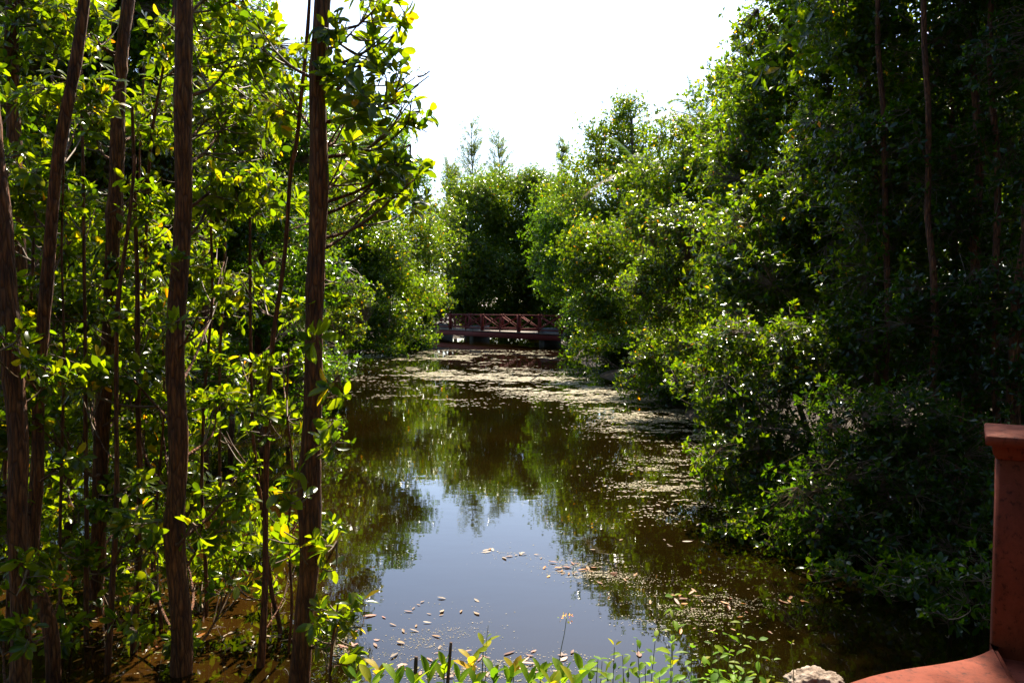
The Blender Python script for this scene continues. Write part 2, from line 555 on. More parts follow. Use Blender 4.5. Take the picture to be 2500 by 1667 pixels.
def make_tree(name, label, trunk, r0, r1, blobs, pal='deep', leaf=.09, level=1, singles=0, clump=.28, group=None, cat='tree',
              bark=None, k=8, seed=0, per=(4, 7), twig_r=.004, gap=0.0, front=None):
    g = np.random.default_rng(seed + 1000)
    trunk = np.asarray(trunk, float)
    base = trunk[0].copy()
    root = thing(name, label, cat, base, group)
    near = level == 2
    path = spline(trunk, .06 if near else .5)
    n = len(path)
    if near:
        zz = path[:, 2:3]
        ph = g.uniform(0, 6.28, 6)
        path = path + (np.concatenate([np.sin(zz * 2.3 + ph[0]) + .6 * np.sin(zz * 5.1 + ph[1]), np.sin(zz * 2.6 + ph[2]) + .6 * np.sin(zz * 4.4 + ph[3]), 0 * zz], 1)) * min(.011, r0 * .25) * np.clip((zz - zz[0]) * 2, 0, 1)
    if not near:
        path = path + np.concatenate([np.zeros((1, 3)), g.normal(0, .02, (n - 1, 3))])
    s = np.linspace(0, 1, n)
    rad = r0 + (r1 - r0) * s + r0 * .35 * np.exp(-s * n * (.06 if near else .5) / .25)
    if near:
        for _ in range(int(3 + n * .06 / .9)):
            kk_ = g.integers(4, n - 2)
            rad = rad * (1 + g.uniform(.06, .17) * np.exp(-((np.arange(n) - kk_) / g.uniform(.8, 2.2)) ** 2))
    V, Q = tube(path - base, rad, k, .07 if near else .05, seed)
    tr = obj('trunk', mesh_np('trunk', V, Q, bark or M_BARK, smooth=True), root)
    A_, B_, O_, X_, Z_, L_ = [], [], [], [], [], []
    sec = []
    for bl in blobs:
        c, r = bl['c'], bl['r']
        # limb from the trunk to the heart of this mass of foliage
        dz = path[:, 2] - (c[2] - np.linalg.norm((path - c)[:, :2], axis=1) * .55)
        i = int(np.argmin(np.abs(dz) + .15 * np.linalg.norm((path - c)[:, :2], axis=1)))
        a = path[i]
        skel = []
        end = c + r * np.array((g.uniform(-.3, .3), g.uniform(-.3, .3), .45))
        if np.linalg.norm(end - a) > .25:
            mid = (a + end) / 2 + np.array((0, 0, -.12 * np.linalg.norm(end - a))) + g.normal(0, .05, 3) * np.linalg.norm(end - a)
            lp = spline([a, mid, end], .1 if near else .4)
            lr = np.linspace(min(rad[i] * .5, max(r0 * .22, .005)), max(twig_r, r0 * .06), len(lp))
            V, Q = tube(lp - base, lr, 6 if near else 4, .05 if near else 0, seed)
            obj('branch', mesh_np('branch', V, Q, bark or M_BARK, smooth=True), tr)
            skel.append(lp)
        else:
            skel.append(path[max(0, i - 2):i + 3])
        sk = np.concatenate(skel)
        # secondary shoots
        ns = int(np.clip(4 + r.prod() ** (1 / 3) * 5, 4, 16))
        for _ in range(ns):
            st = sk[g.integers(len(sk) // 3, len(sk))]
            d = unit(g.normal(0, 1, 3)) * (r * g.uniform(.6, 1.0))
            e = c + d
            m2 = (st + e) / 2 + np.array((0, 0, -.08 * np.linalg.norm(e - st)))
            sp = spline([st, m2, e], .12 if near else .5)
            sec.append((sp, max(twig_r * 2.2, r0 * .09), twig_r))
            skel.append(sp)
        sk = np.concatenate(skel)
        # leaf rosettes, in clumps
        perm = (per[0] + per[1]) / 2
        nl = bl['tau'] * math.pi * r[0] * r[2] * 1.3 / (LEAF_AREA * leaf ** 2 * .55)
        nw = max(3, int(nl / perm))
        nc = max(2, int(nw / 7))
        q = unit(g.normal(0, 1, (nc, 3))) * (g.uniform(0, 1, (nc, 1)) ** .42)
        # let shells be uneven
        q *= (1 + .22 * np.sin(q[:, :1] * 5 + seed) * np.sin(q[:, 2:] * 4 + 1.3 * seed))
        lump = None
        if r.min() > .55:
            nl_ = int(np.clip(r.prod() ** (1 / 3) * 7, 6, 18))
            lc = unit(g.normal(0, 1, (nl_, 3)) + np.array((0, -.2, .15))) * g.uniform(.45, .95, (nl_, 1))
            li = g.integers(0, nl_, nc)
            q = lc[li] + unit(g.normal(0, 1, (nc, 3))) * g.uniform(0, 1, (nc, 1)) ** .4 * (.5 if level == 0 else .4)
            lump = c + lc * r
        ctr = c + q * r
        ci = g.integers(0, nc, nw)
        sg = np.minimum(clump * leaf / .09, r.min() * .4)
        W = ctr[ci] + g.normal(0, 1, (nw, 3)) * sg * np.array((1, 1, .7)) * (.7 if lump is not None else 1)
        hub = np.repeat(c[None], nw, 0) if lump is None else lump[li[ci]]
        ok_ = W[:, 2] > .06
        W, hub = W[ok_], hub[ok_]
        if not len(W):
            continue
        # nearest shoot point
        near_i = np.empty(len(W), int)
        for j in range(0, len(W), 4000):
            near_i[j:j + 4000] = ((W[j:j + 4000, None] - sk[None]) ** 2).sum(-1).argmin(1)
        S = sk[near_i]
        ax = unit(unit(W - S) * .8 + unit(W - hub) * .8 + np.array((0, 0, .5)) + g.normal(0, .35, W.shape))
        dist = np.linalg.norm(W - S, axis=1)
        keep = (dist > leaf * .4) & (dist < 1.6)
        if level == 0:
            keep &= g.uniform(0, 1, len(W)) < .12
        A_.append(S[keep])
        B_.append(W[keep])
        O, X, Z, L = whorls(W, ax, leaf, per)
        O_.append(O); X_.append(X); Z_.append(Z); L_.append(L)
    O, X, Z, L = (np.concatenate(t) for t in (O_, X_, Z_, L_))
    # twigs
    parts = []
    for sp, ra, rb in sec:
        parts.append(tube(sp - base, np.linspace(ra, rb, len(sp)), 5 if near else 3, 0, 0, False))
    A, B = np.concatenate(A_), np.concatenate(B_)
    if len(A):
        parts.append(twig_batch(A - base, B - base, twig_r, twig_r * .55, 4 if near else 3))
    V, Q = join(parts)
    obj('twigs', mesh_np('twigs', V, Q, M_TWIG), tr, kind='stuff')
    # which leaves are single objects
    pick = np.zeros(len(O), bool)
    if singles:
        px, py, d = to_px(O + X * L[:, None] * .5)
        ok = (px > 5) & (px < 2495) & (py > 5) & (py < 1660)
        sc_ = np.where(ok, L / d, 0)
        order = np.argsort(-sc_)[:singles]
        pick[order[sc_[order] > 0]] = True
    if pick.all():
        pick[: max(6, len(pick) // 5)] = False
    rest = ~pick
    V, Q, kk = leaf_mesh_data((O - base)[rest], X[rest], Z[rest], L[rest], level if not near else 1 if rest.sum() > 9000 else 2)
    ti = tints(rest.sum(), pal)
    crown = obj('crown', mesh_np('crown', V, Q, M_LEAF, np.repeat(ti, kk, 0)), root, kind='stuff')
    for j in np.nonzero(pick)[0]:
        place_leaf(crown, base, O[j], X[j], Z[j], L[j], pal)
    STATS['leaves'] += len(O)
    STATS['tris'] += sum((q.shape[1] - 2) * len(q) for q in Q)
    return root


def px_trunk(pts, D, foot=None, top=None, lean=0.0):
    """trunk from photograph pixels listed from bottom to top, at distance D"""
    w = [P(x, y, D + lean * i) for i, (x, y) in enumerate(pts)]
    b0 = w[0]
    d = unit(b0 - w[1])
    zf = float(gz(b0[0], b0[1])) - .08
    if b0[2] > zf + .05:
        w = [np.array((b0[0] + d[0] / max(-d[2], .3) * (b0[2] - zf) * .6, b0[1], zf))] + w
    if top:
        e = w[-1]
        dd = unit(w[-1] - w[-2])
        w.append(e + dd * (top - e[2]) / max(dd[2], .5))
    return w


def side_blobs(pts, D, n, seed, yr, spread=120, r=(70, 120), back=(0.1, 1.4), tau=.9, xr=None):
    """foliage masses scattered along a stem given in pixels (bottom to top)"""
    g = np.random.default_rng(seed)
    pts = sorted(pts, key=lambda q: q[1])
    out_ = []
    for i in range(n):
        y = yr[0] + (yr[1] - yr[0]) * (i + g.uniform(.1, .9)) / n
        x = np.interp(y, [p[1] for p in pts], [p[0] for p in pts]) + g.uniform(-1, 1) * spread
        if xr:
            x = min(max(x, xr[0]), xr[1])
        d = D + g.uniform(*back)
        rr = g.uniform(*r)
        out_.append(Bl(x, y, d, rr, rr * g.uniform(.6, .9), rr / F * D, tau))
    return out_

# ------------------------------------------------------------------ near trees on the left
NEARG = 'slender mangrove trees on the near left bank'
t5 = [(728, 1667), (735, 1500), (755, 1350), (760, 1150), (766, 1000), (772, 800), (773, 500), (776, 200), (786, 0)]
b5 = [Bl(880, 90, 4.6, 105, 80, .4, .85), Bl(965, 205, 4.7, 95, 50, .3, .85), Bl(880, 200, 4.6, 85, 75, .35, .9), Bl(870, 320, 4.7, 105, 70, .4, 1.0),
      Bl(990, 300, 4.8, 75, 55, .3, .85), Bl(880, 420, 4.8, 115, 75, .4, 1.05), Bl(975, 425, 4.9, 85, 60, .35, 1.0), Bl(920, 510, 4.9, 110, 45, .35, 1.0), Bl(1000, 380, 4.9, 60, 45, .3, .85), Bl(1025, 195, 4.7, 45, 28, .2, 1.1), Bl(1010, 285, 4.75, 55, 40, .25, 1.1), Bl(950, 110, 4.65, 60, 40, .25, 1.0), Bl(1000, 460, 4.9, 60, 45, .3, 1.0),
      Bl(940, 20, 4.7, 60, 55, .3, .9), Bl(830, 935, 4.35, 45, 40, .16, .9), Bl(800, 1050, 4.35, 55, 42, .18, .9), Bl(735, 1190, 4.3, 60, 50, .2, 1.0),
      Bl(830, 1345, 4.3, 60, 55, .2, .85), Bl(700, 1330, 4.4, 60, 45, .2, .8), Bl(800, 690, 4.6, 40, 40, .2, .7), Bl(760, 830, 4.3, 35, 25, .12, .9),
      Bl(690, 250, 4.9, 70, 80, .3, .9), Bl(640, 110, 5.0, 80, 80, .3, .9), Bl(830, 1550, 4.4, 50, 60, .2, .9),
      Bl(820, -130, 4.6, 120, 60, .4, .5), Bl(700, -260, 4.8, 160, 90, .5, .4)]
make_tree('mangrove_tree', 'straight brown trunk nearest the open water with big leaves reaching over the white sky', px_trunk(t5, 4.5, top=6.6),
          .055, .039, b5, 'sunny', .1, 2, 300, group=NEARG, k=18, seed=5, twig_r=.0032, clump=.13)
t4 = [(440, 1667), (436, 1500), (424, 1300), (434, 1100), (436, 900), (440, 600), (446, 400), (446, 0)]
b4 = side_blobs(t4, 4.9, 7, 43, (850, 1620), 190, (50, 90), (.0, 1.0), 1.2) + side_blobs(t4, 4.7, 12, 41, (-100, 1600), 150, (70, 115), (.25, 1.5), 1.5) + [Bl(425, 655, 4.55, 35, 30, .1, .8), Bl(470, 790, 4.5, 70, 30, .2, .5),
      Bl(480, 1290, 4.5, 40, 40, .15, .8), Bl(560, 180, 5.2, 110, 90, .4, .9), Bl(590, 330, 5.3, 100, 80, .4, .9), Bl(560, 470, 5.4, 110, 70, .4, .9),
      Bl(480, -220, 4.9, 200, 90, .6, .4)]
make_tree('mangrove_tree', 'thick straight reddish-brown trunk left of the water, a leaf tuft across it halfway up', px_trunk(t4, 4.7, top=7.0),
          .056, .044, b4, 'sunny', .08, 2, 300, group=NEARG, k=18, seed=4, twig_r=.003, clump=.14)
t1 = [(50, 1667), (52, 1450), (46, 1200), (44, 1100), (30, 950), (15, 750), (6, 560), (-12, 350), (-30, 0)]
b1 = side_blobs(t1, 4.3, 12, 11, (-100, 1600), 110, (60, 110), (.1, 1.0), 1.45)
make_tree('mangrove_tree', 'stout leaning trunk at the left edge of the photo with a sunlit right rim', px_trunk(t1, 4.3, top=6.5),
          .052, .04, b1, 'sunny', .08, 2, 300, group=NEARG, k=18, seed=1, twig_r=.003, clump=.14)
t1b = [(44, 1200), (44, 900), (42, 600), (34, 300), (30, 150), (34, 0)]
b1b = side_blobs(t1b, 6.0, 10, 12, (-80, 1300), 150, (80, 120), (.0, 1.0), 1.3)
make_tree('mangrove_tree', 'dark trunk rising behind the leaning one at the left edge', px_trunk(t1b, 6.0, top=7.5),
          .056, .04, b1b, 'sunny', .084, 2, 220, group=NEARG, k=14, seed=2, twig_r=.003, clump=.15)
t2 = [(128, 1667), (120, 1520), (84, 1400), (82, 1300), (94, 1100), (100, 900), (112, 650), (142, 400), (166, 250), (206, 0)]
b1 += side_blobs(t1, 4.2, 5, 15, (900, 1600), 150, (50, 80), (-.3, .1), 1.0)
b2 = side_blobs(t2, 4.5, 5, 22, (800, 1620), 110, (50, 85), (-.35, .0), 1.0) + side_blobs(t2, 4.6, 11, 21, (-60, 1600), 110, (60, 105), (.1, 1.2), 1.5)
make_tree('mangrove_tree', 'thin curved trunk kinked near its foot, second from the left edge', px_trunk(t2, 4.6, top=6.2),
          .038, .024, b2, 'sunny', .08, 2, 280, group=NEARG, k=14, seed=3, twig_r=.003, clump=.14)
t3 = [(215, 1667), (228, 1500), (242, 1300), (256, 1000), (266, 700), (286, 380), (300, 200), (312, 0)]
b3 = side_blobs(t3, 5.4, 6, 33, (700, 1600), 170, (60, 95), (-.8, .0), 1.1) + side_blobs(t3, 5.6, 13, 31, (-80, 1550), 150, (70, 120), (.0, 1.4), 1.5)
make_tree('mangrove_tree', 'tall brown trunk leaning right in the middle of the left thicket', px_trunk(t3, 5.6, top=7.4),
          .052, .038, b3, 'sunny', .08, 2, 280, group=NEARG, k=14, seed=6, twig_r=.003, clump=.15)

SAPG = 'thin mangrove saplings in the left thicket'
saps = [
    ('slender forked sapling leaning right just left of the trunk nearest the water',
     [(632, 1667), (645, 1420), (650, 1250), (655, 1050), (666, 850), (690, 650), (706, 430), (726, 330), (750, 100), (760, -60)], 4.8, .021, .009, 7, (150, 1600), 100, (50, 80), .55),
    ('straight pale thin stem midway between the two thick straight trunks',
     [(690, 1667), (680, 1520), (660, 1440), (640, 1240), (620, 1060), (613, 900), (610, 650), (606, 420)], 5.3, .015, .008, 6, (420, 1500), 110, (55, 85), .6),
    ('very thin upright stem beside the tall trunk in the left thicket',
     [(212, 1640), (212, 1350), (208, 1000), (205, 600), (200, 250), (196, 60)], 5.2, .016, .008, 6, (100, 1500), 100, (55, 85), .6),
    ('thin stem slanting right behind the thick trunk with a leaf tuft across it',
     [(366, 1600), (372, 1300), (350, 1000), (352, 700), (370, 350), (420, 50), (436, -60)], 5.9, .016, .009, 6, (0, 1400), 110, (60, 90), .7),
    ('dark thin stem standing just left of the thick trunk with a leaf tuft across it',
     [(322, 1667), (334, 1400), (340, 1100), (338, 800), (330, 500), (318, 260)], 5.0, .022, .010, 6, (300, 1550), 110, (55, 85), .6),
    ('crooked thin stem at the foot of the left thicket, by the kinked trunk',
     [(262, 1667), (272, 1450), (284, 1250), (282, 1000), (290, 750), (312, 560), (330, 380)], 4.7, .019, .009, 6, (500, 1600), 90, (50, 75), .6),
    ('thin sapling in shade between the sapling fork and the tufted trunk',
     [(560, 1667), (556, 1450), (540, 1250), (536, 950), (545, 700), (552, 450)], 6.4, .016, .009, 7, (350, 1350), 110, (60, 95), .7),
    ('thin dark stem rising from the water left of the kinked trunk',
     [(18, 1667), (20, 1400), (14, 1100), (70, 800), (84, 500)], 5.4, .017, .009, 6, (300, 1500), 90, (60, 90), .7),
    ('hair-thin stem between the leaning edge trunk and the kinked trunk',
     [(150, 1640), (146, 1350), (150, 1100), (158, 850), (150, 600), (156, 400)], 5.0, .011, .006, 5, (350, 1500), 90, (45, 75), .7),
    ('thin stem curving right behind the tall leaning trunk',
     [(290, 1600), (300, 1350), (312, 1100), (330, 850), (345, 620), (340, 420), (352, 150)], 6.6, .014, .007, 6, (150, 1400), 110, (55, 85), .8),
    ('thin bare-footed stem right of the tufted thick trunk',
     [(500, 1667), (505, 1450), (492, 1200), (500, 950), (520, 720), (515, 500), (530, 250)], 5.6, .014, .007, 6, (200, 1450), 110, (55, 85), .7),
    ('thin twisting stem close left of the trunk nearest the water',
     [(700, 1640), (712, 1480), (706, 1300), (716, 1150), (700, 1000), (705, 850)], 5.0, .010, .005, 4, (850, 1450), 70, (45, 70), .6),
    ('pale thin stem leaning left at the foot of the left thicket',
     [(400, 1660), (392, 1500), (378, 1380), (384, 1200), (400, 1000), (396, 800)], 5.4, .012, .006, 5, (800, 1500), 80, (45, 75), .7),
    ('short leafy sapling at the foot of the trunk nearest the water',
     [(806, 1690), (808, 1600), (818, 1520), (826, 1470)], 4.2, .010, .005, 4, (1470, 1640), 45, (35, 55), .8),
]
for i, (lab, pts, D, ra, rb, nb, yr, sp, rr, tau) in enumerate(saps):
    bl = side_blobs(pts, D, nb, 60 + i, yr, sp, rr, (-.2, .6), tau * 1.4)
    make_tree('mangrove_sapling', lab, px_trunk(pts, D), ra, rb, bl, 'sunny', .08, 2, 160, group=SAPG, k=10, seed=70 + i, twig_r=.0026, clump=.12, cat='sapling')

# ------------------------------------------------------------------ middle-distance trees on the left
LMG = 'leafy trees standing in the water behind the left thicket'
lm = [  # trunk px, D, top px, label
    (-120, 9.0, -300, 'leafy tree behind the trunks at the far left edge of the photo'),
    (70, 10.5, -250, 'leafy tree showing between the leaning trunk and the kinked trunk'),
    (175, 8.5, -250, 'leafy tree right behind the kinked thin trunk'),
    (350, 9.5, -250, 'leafy tree behind the tufted thick trunk, to its left'),
    (500, 10.5, -250, 'leafy tree behind the tufted thick trunk, to its right'),
    (560, 15.0, -120, 'tall leafy tree deep in the left thicket below the top edge'),
    (640, 12.0, 60, 'leafy tree behind the gap between the two thick straight trunks'),
    (690, 19.0, 170, 'tree deep behind the trunk nearest the water, on its left'),
]
for i, (x, D, top, lab) in enumerate(lm):
    g = np.random.default_rng(300 + i)
    base = on_plane(x, HZ + EYE * F / D)
    foot = np.array((base[0], D, float(gz(base[0], D)) - .1))
    tp = P(x + g.uniform(-30, 30), top + 80, D)
    tr = [foot, foot + (tp - foot) * .35 + g.normal(0, .08, 3), foot + (tp - foot) * .7 + g.normal(0, .08, 3), tp]
    bl = []
    ybot = HZ + (EYE - .5) * F / D
    nb = 12
    for j in range(nb):
        y = top + (ybot - top) * (j + g.uniform(.2, .8)) / nb
        w = 100 * 12 / D ** .95 + 40
        bl.append(Bl(x + g.uniform(-1, 1) * 130, y, D + g.uniform(-.6, 1.2), w * g.uniform(.8, 1.2), w * g.uniform(.6, .9), w / F * D, 1.5 if y < 880 else .7))
    make_tree('mangrove_tree', lab, tr, .06, .03, bl, 'sunny' if i % 3 else 'lime', .09, 1, 0, group=LMG, k=8, seed=90 + i, twig_r=.004, clump=.18)


def foot_at(px, D):
    x = (px - CX) / F * D
    return np.array((x, D, float(gz(x, D)) - .1))


def auto_tree(name, label, px, D, blobs, r0=.12, pal='deep', leaf=.11, level=0, group=None, seed=0, singles=0, dx=0.0, bark=None, clump=.28, k=8, twig_r=.006, lean=None):
    f = foot_at(px, D)
    f[0] += dx
    hi = max(blobs, key=lambda q: q['c'][2])['c']
    g = np.random.default_rng(seed)
    a = lean if lean is not None else .6
    tr = [f, f + np.array(((hi - f)[0] * .15, (hi - f)[1] * .15, (hi - f)[2] * .35)), f + np.array(((hi - f)[0] * a, (hi - f)[1] * a, (hi - f)[2] * .72)), hi]
    return make_tree(name, label, tr, r0, r0 * .35, blobs, pal, leaf, level, singles, clump, group, k=k, seed=seed, bark=bark or M_BARKG, twig_r=twig_r)


# ------------------------------------------------------------------ left shore bushes and far trees
auto_tree('shore_tree', 'bright leafy tree overhanging the far left shore, right of the trunk nearest the water', 800, 38,
          [Bl(880, 720, 38, 95, 85, 2, 2.6), Bl(860, 800, 37, 100, 50, 1.6, 2.6), Bl(950, 790, 37, 85, 50, 1.6, 2.4), Bl(830, 600, 39, 90, 90, 2, 2.6), Bl(930, 640, 39, 80, 80, 2, 2.4),
           Bl(760, 740, 39, 80, 110, 2, 2.6), Bl(965, 850, 35, 32, 22, .6, 2.0), Bl(1000, 730, 39, 70, 60, 1.6, 2.6), Bl(900, 660, 40, 110, 90, 2, 2.6)], .14, 'olive', .15, 0, seed=201)
auto_tree('shore_tree', 'yellowish-green tree beside the left end of the footbridge', 960, 46,
          [Bl(1010, 640, 46, 70, 95, 2, 2.4), Bl(1030, 740, 45, 60, 50, 1.3, 2.2), Bl(980, 780, 46, 60, 45, 1.3, 2.4), Bl(1070, 735, 45, 32, 20, .7, 1.6), Bl(990, 560, 48, 80, 70, 2, 2.4)], .13, 'olive', .16, 0, seed=202)
auto_tree('shore_tree', 'rounded tree standing above the bright left shore tree, below the white sky', 860, 42,
          [Bl(900, 520, 42, 100, 80, 2, 2.6), Bl(1000, 480, 44, 55, 60, 1.6, 2.4), Bl(960, 430, 44, 80, 60, 1.8, 2.4), Bl(860, 430, 44, 90, 90, 2, 2.5), Bl(820, 330, 46, 90, 80, 2, 2.3), Bl(940, 350, 46, 60, 50, 1.5, 1.9)],
          .15, 'lime', .16, 0, seed=203)
auto_tree('shore_tree', 'low reddish-tinged tree in the notch left of the domed dark trees', 1040, 56,
          [Bl(1055, 545, 56, 50, 60, 2, 2.4), Bl(1075, 640, 56, 60, 80, 2, 2.4)], .13, 'olive', .17, 0, seed=204)
FARG = 'dark domed trees behind the footbridge'
auto_tree('far_tree', 'dark domed tree behind the left half of the footbridge', 1140, 62,
          [Bl(1150, 500, 62, 85, 75, 3, 4.6), Bl(1120, 590, 61, 75, 80, 3, 4.2), Bl(1170, 660, 62, 80, 80, 3, 4.2), Bl(1110, 720, 61, 70, 60, 2, 4.2), Bl(1190, 770, 63, 80, 45, 2, 4.2)], .2, 'deep', .19, 0, FARG, seed=205)
auto_tree('far_tree', 'tallest domed tree behind the middle of the footbridge', 1225, 66,
          [Bl(1235, 468, 66, 85, 60, 3, 4.6), Bl(1235, 580, 65, 85, 80, 3, 4.6), Bl(1240, 690, 65, 90, 80, 3, 4.6), Bl(1250, 770, 66, 90, 45, 2, 4.2)], .2, 'deep', .19, 0, FARG, seed=206)
auto_tree('far_tree', 'domed tree behind the right half of the footbridge', 1310, 64,
          [Bl(1300, 470, 64, 45, 50, 2, 4.2), Bl(1330, 550, 64, 80, 80, 3, 4.6), Bl(1320, 660, 64, 80, 90, 3, 4.6), Bl(1375, 500, 64, 60, 70, 3, 4.2), Bl(1325, 760, 64, 90, 60, 2, 4.2)], .2, 'deep', .19, 0, FARG, seed=207)
for q, (x, D, lab, bb) in enumerate(((1420, 41, 'dark bush hiding the right end of the footbridge', [(1396, 790, 50, 60), (1450, 760, 60, 70), (1440, 840, 60, 40)]),
                                     (1500, 33, 'dark waterside bush right of the footbridge, farthest along the right shore', [(1450, 850, 55, 45), (1490, 810, 60, 60)]),
                                     (1570, 27, 'dark waterside bush second farthest along the right shore', [(1510, 880, 60, 50), (1560, 840, 70, 60)]),
                                     (1650, 22, 'dark waterside bush midway along the right shore', [(1580, 910, 65, 50), (1640, 870, 80, 60)]),
                                     (1740, 17.5, 'dark waterside bush behind the glossy bulging shrub', [(1650, 950, 70, 50), (1730, 900, 90, 70)]),
                                     (800, 40.5, 'low bush along the far left waterline, left of the bright leafy tree', [(800, 835, 60, 30), (860, 838, 50, 26), (740, 830, 60, 40)]),
                                     (940, 41, 'low bush along the far left waterline, beneath the bright leafy tree', [(920, 838, 55, 26), (985, 836, 50, 26), (1030, 832, 30, 26)]),
                                     (985, 45, 'dark bush hiding the left end of the footbridge', [(1020, 800, 45, 40), (970, 820, 60, 35), (1045, 770, 30, 35)]))):
    auto_tree('shore_shrub', lab, x, D, [Bl(a_, b_, D, c_, d_, c_ / F * D, 3.0) for a_, b_, c_, d_ in bb], .05, 'dark', .15 if D > 30 else .11, 0, seed=230 + q, dx=.4 if x > 1450 else 0)

# ------------------------------------------------------------------ right shore trees
auto_tree('shore_tree', 'lime-green tree hanging over the right end of the footbridge', 1440, 50,
          [Bl(1350, 600, 50, 60, 50, 1.7, 2.6), Bl(1345, 680, 49, 55, 50, 1.5, 2.6), Bl(1400, 540, 50, 70, 70, 2, 2.6), Bl(1400, 690, 50, 70, 90, 2, 2.6), Bl(1350, 520, 51, 50, 45, 1.4, 2.2)],
          .15, 'lime', .17, 0, seed=211)
auto_tree('shore_tree', 'tall pale-topped tree in the middle of the right shore, crown against the white sky', 1560, 33,
          [Bl(1540, 290, 33, 75, 45, 1.3, 1.8), Bl(1480, 330, 34, 70, 55, 1.3, 2.0), Bl(1440, 410, 35, 80, 60, 1.6, 2.4), Bl(1540, 390, 34, 90, 70, 1.6, 2.3), Bl(1400, 480, 38, 70, 60, 1.6, 2.4), Bl(1480, 510, 34, 100, 80, 1.8, 2.6)],
          .16, 'olive', .14, 0, seed=212)
auto_tree('shore_tree', 'tree with pale glossy leaves leaning low over the right shore near the footbridge', 1560, 26,
          [Bl(1500, 600, 26, 110, 80, 1.3, 2.6), Bl(1450, 690, 25, 75, 75, 1.0, 2.6), Bl(1560, 700, 25, 110, 80, 1.3, 2.6), Bl(1470, 790, 25, 80, 60, 1.0, 2.2), Bl(1430, 850, 26, 60, 35, .8, 2.0)],
          .13, 'olive', .125, 0, seed=213, dx=.6)
auto_tree('shore_tree', 'bushy tree below the palm fronds on the right shore', 1720, 24,
          [Bl(1660, 340, 24, 80, 60, 1.0, 2.2), Bl(1600, 430, 24, 100, 80, 1.2, 2.5), Bl(1700, 440, 23, 100, 90, 1.2, 2.6), Bl(1620, 540, 23, 110, 80, 1.2, 2.6), Bl(1730, 330, 25, 50, 55, .9, 2.2)],
          .13, 'olive', .12, 0, seed=214)
auto_tree('shore_tree', 'wide tree with a shadowed foot halfway along the right shore', 1760, 17,
          [Bl(1690, 600, 17, 120, 90, .9, 2.4), Bl(1620, 700, 17, 100, 80, .8, 2.4), Bl(1720, 730, 16.5, 110, 90, .9, 2.4), Bl(1600, 850, 18, 90, 60, .8, 2.0), Bl(1700, 860, 16.5, 90, 60, .8, 1.9), Bl(1560, 930, 18.5, 50, 40, .5, 1.6)],
          .11, 'olive', .1, 1, seed=215, twig_r=.005)
auto_tree('shore_tree', 'tall dense tree on the right whose sprays reach into the white sky', 2000, 14.5,
          [Bl(1890, 90, 14.5, 85, 75, .8, 2.2), Bl(1800, 108, 14.2, 45, 18, .35, 1.6), Bl(1865, 180, 14.3, 55, 45, .45, 1.9), Bl(1850, 270, 14.2, 55, 45, .45, 1.9), Bl(1800, 390, 14.3, 75, 55, .6, 2.0), Bl(1870, 240, 14.5, 100, 80, .8, 2.4), Bl(1830, 330, 14.2, 90, 70, .7, 2.2),
           Bl(1990, -40, 14.5, 110, 110, .9, 2.2), Bl(1910, -60, 14.4, 70, 60, .6, 2.0), Bl(1960, 330, 14.5, 120, 100, .9, 2.4), Bl(1850, 450, 14, 110, 90, .9, 2.4), Bl(1960, 150, 14.8, 120, 110, .9, 2.3)],
          .12, 'deep', .108, 1, seed=216, twig_r=.005, clump=.22)
auto_tree('shore_tree', 'broad leafy tree in the middle of the right shore, dotted with orange leaves', 2020, 11.5,
          [Bl(1820, 580, 11.5, 120, 90, .7, 2.2), Bl(1940, 520, 11.5, 130, 100, .7, 2.3), Bl(1880, 690, 11, 130, 90, .7, 2.2), Bl(1780, 690, 11.3, 80, 70, .5, 2.0), Bl(2000, 650, 11, 130, 110, .7, 2.2), Bl(2050, 430, 11.5, 120, 110, .7, 2.2), Bl(1830, 790, 10.8, 100, 60, .5, 1.8), Bl(2020, 300, 11.6, 120, 100, .7, 2.0), Bl(2060, 120, 11.6, 130, 110, .7, 2.0)] + [dict(c=np.array(c_), r=np.array((1.2, 1.2, .9)), tau=2.0) for c_ in ((4.4, 11.6, 7.8), (5.2, 12.2, 9.0))],
          .09, 'deep', .1, 1, seed=217, singles=150, twig_r=.004, clump=.2)
auto_tree('shore_shrub', 'glossy-leaved shrub bulging over the water on the right', 2040, 8.8,
          [Bl(1790, 960, 8.8, 95, 70, .4, 1.8), Bl(1740, 1010, 8.8, 55, 60, .3, 1.6), Bl(1860, 1040, 8.6, 110, 90, .5, 1.9), Bl(1800, 1090, 8.5, 85, 70, .4, 1.7), Bl(1930, 930, 8.8, 110, 90, .5, 1.9), Bl(1850, 1190, 8.2, 100, 80, .4, 1.6),
           Bl(1960, 1120, 8.3, 100, 90, .5, 1.7), Bl(1770, 1170, 8.4, 50, 50, .25, 1.2), Bl(1900, 1310, 8.0, 110, 70, .4, 1.4), Bl(1740, 1130, 8.0, 60, 60, .3, 1.4), Bl(1780, 850, 9.3, 90, 80, .45, 1.8), Bl(1890, 840, 9.1, 110, 80, .5, 1.9), Bl(1700, 920, 9.6, 60, 60, .35, 1.5), Bl(2000, 880, 9.0, 110, 90, .5, 1.9), Bl(1820, 1270, 7.5, 80, 50, .3, 1.4), Bl(1930, 1350, 7.0, 90, 50, .3, 1.4), Bl(2020, 1420, 6.3, 90, 45, .3, 1.3)],
          .05, 'deep', .07, 2, seed=218, singles=300, twig_r=.003, clump=.14)
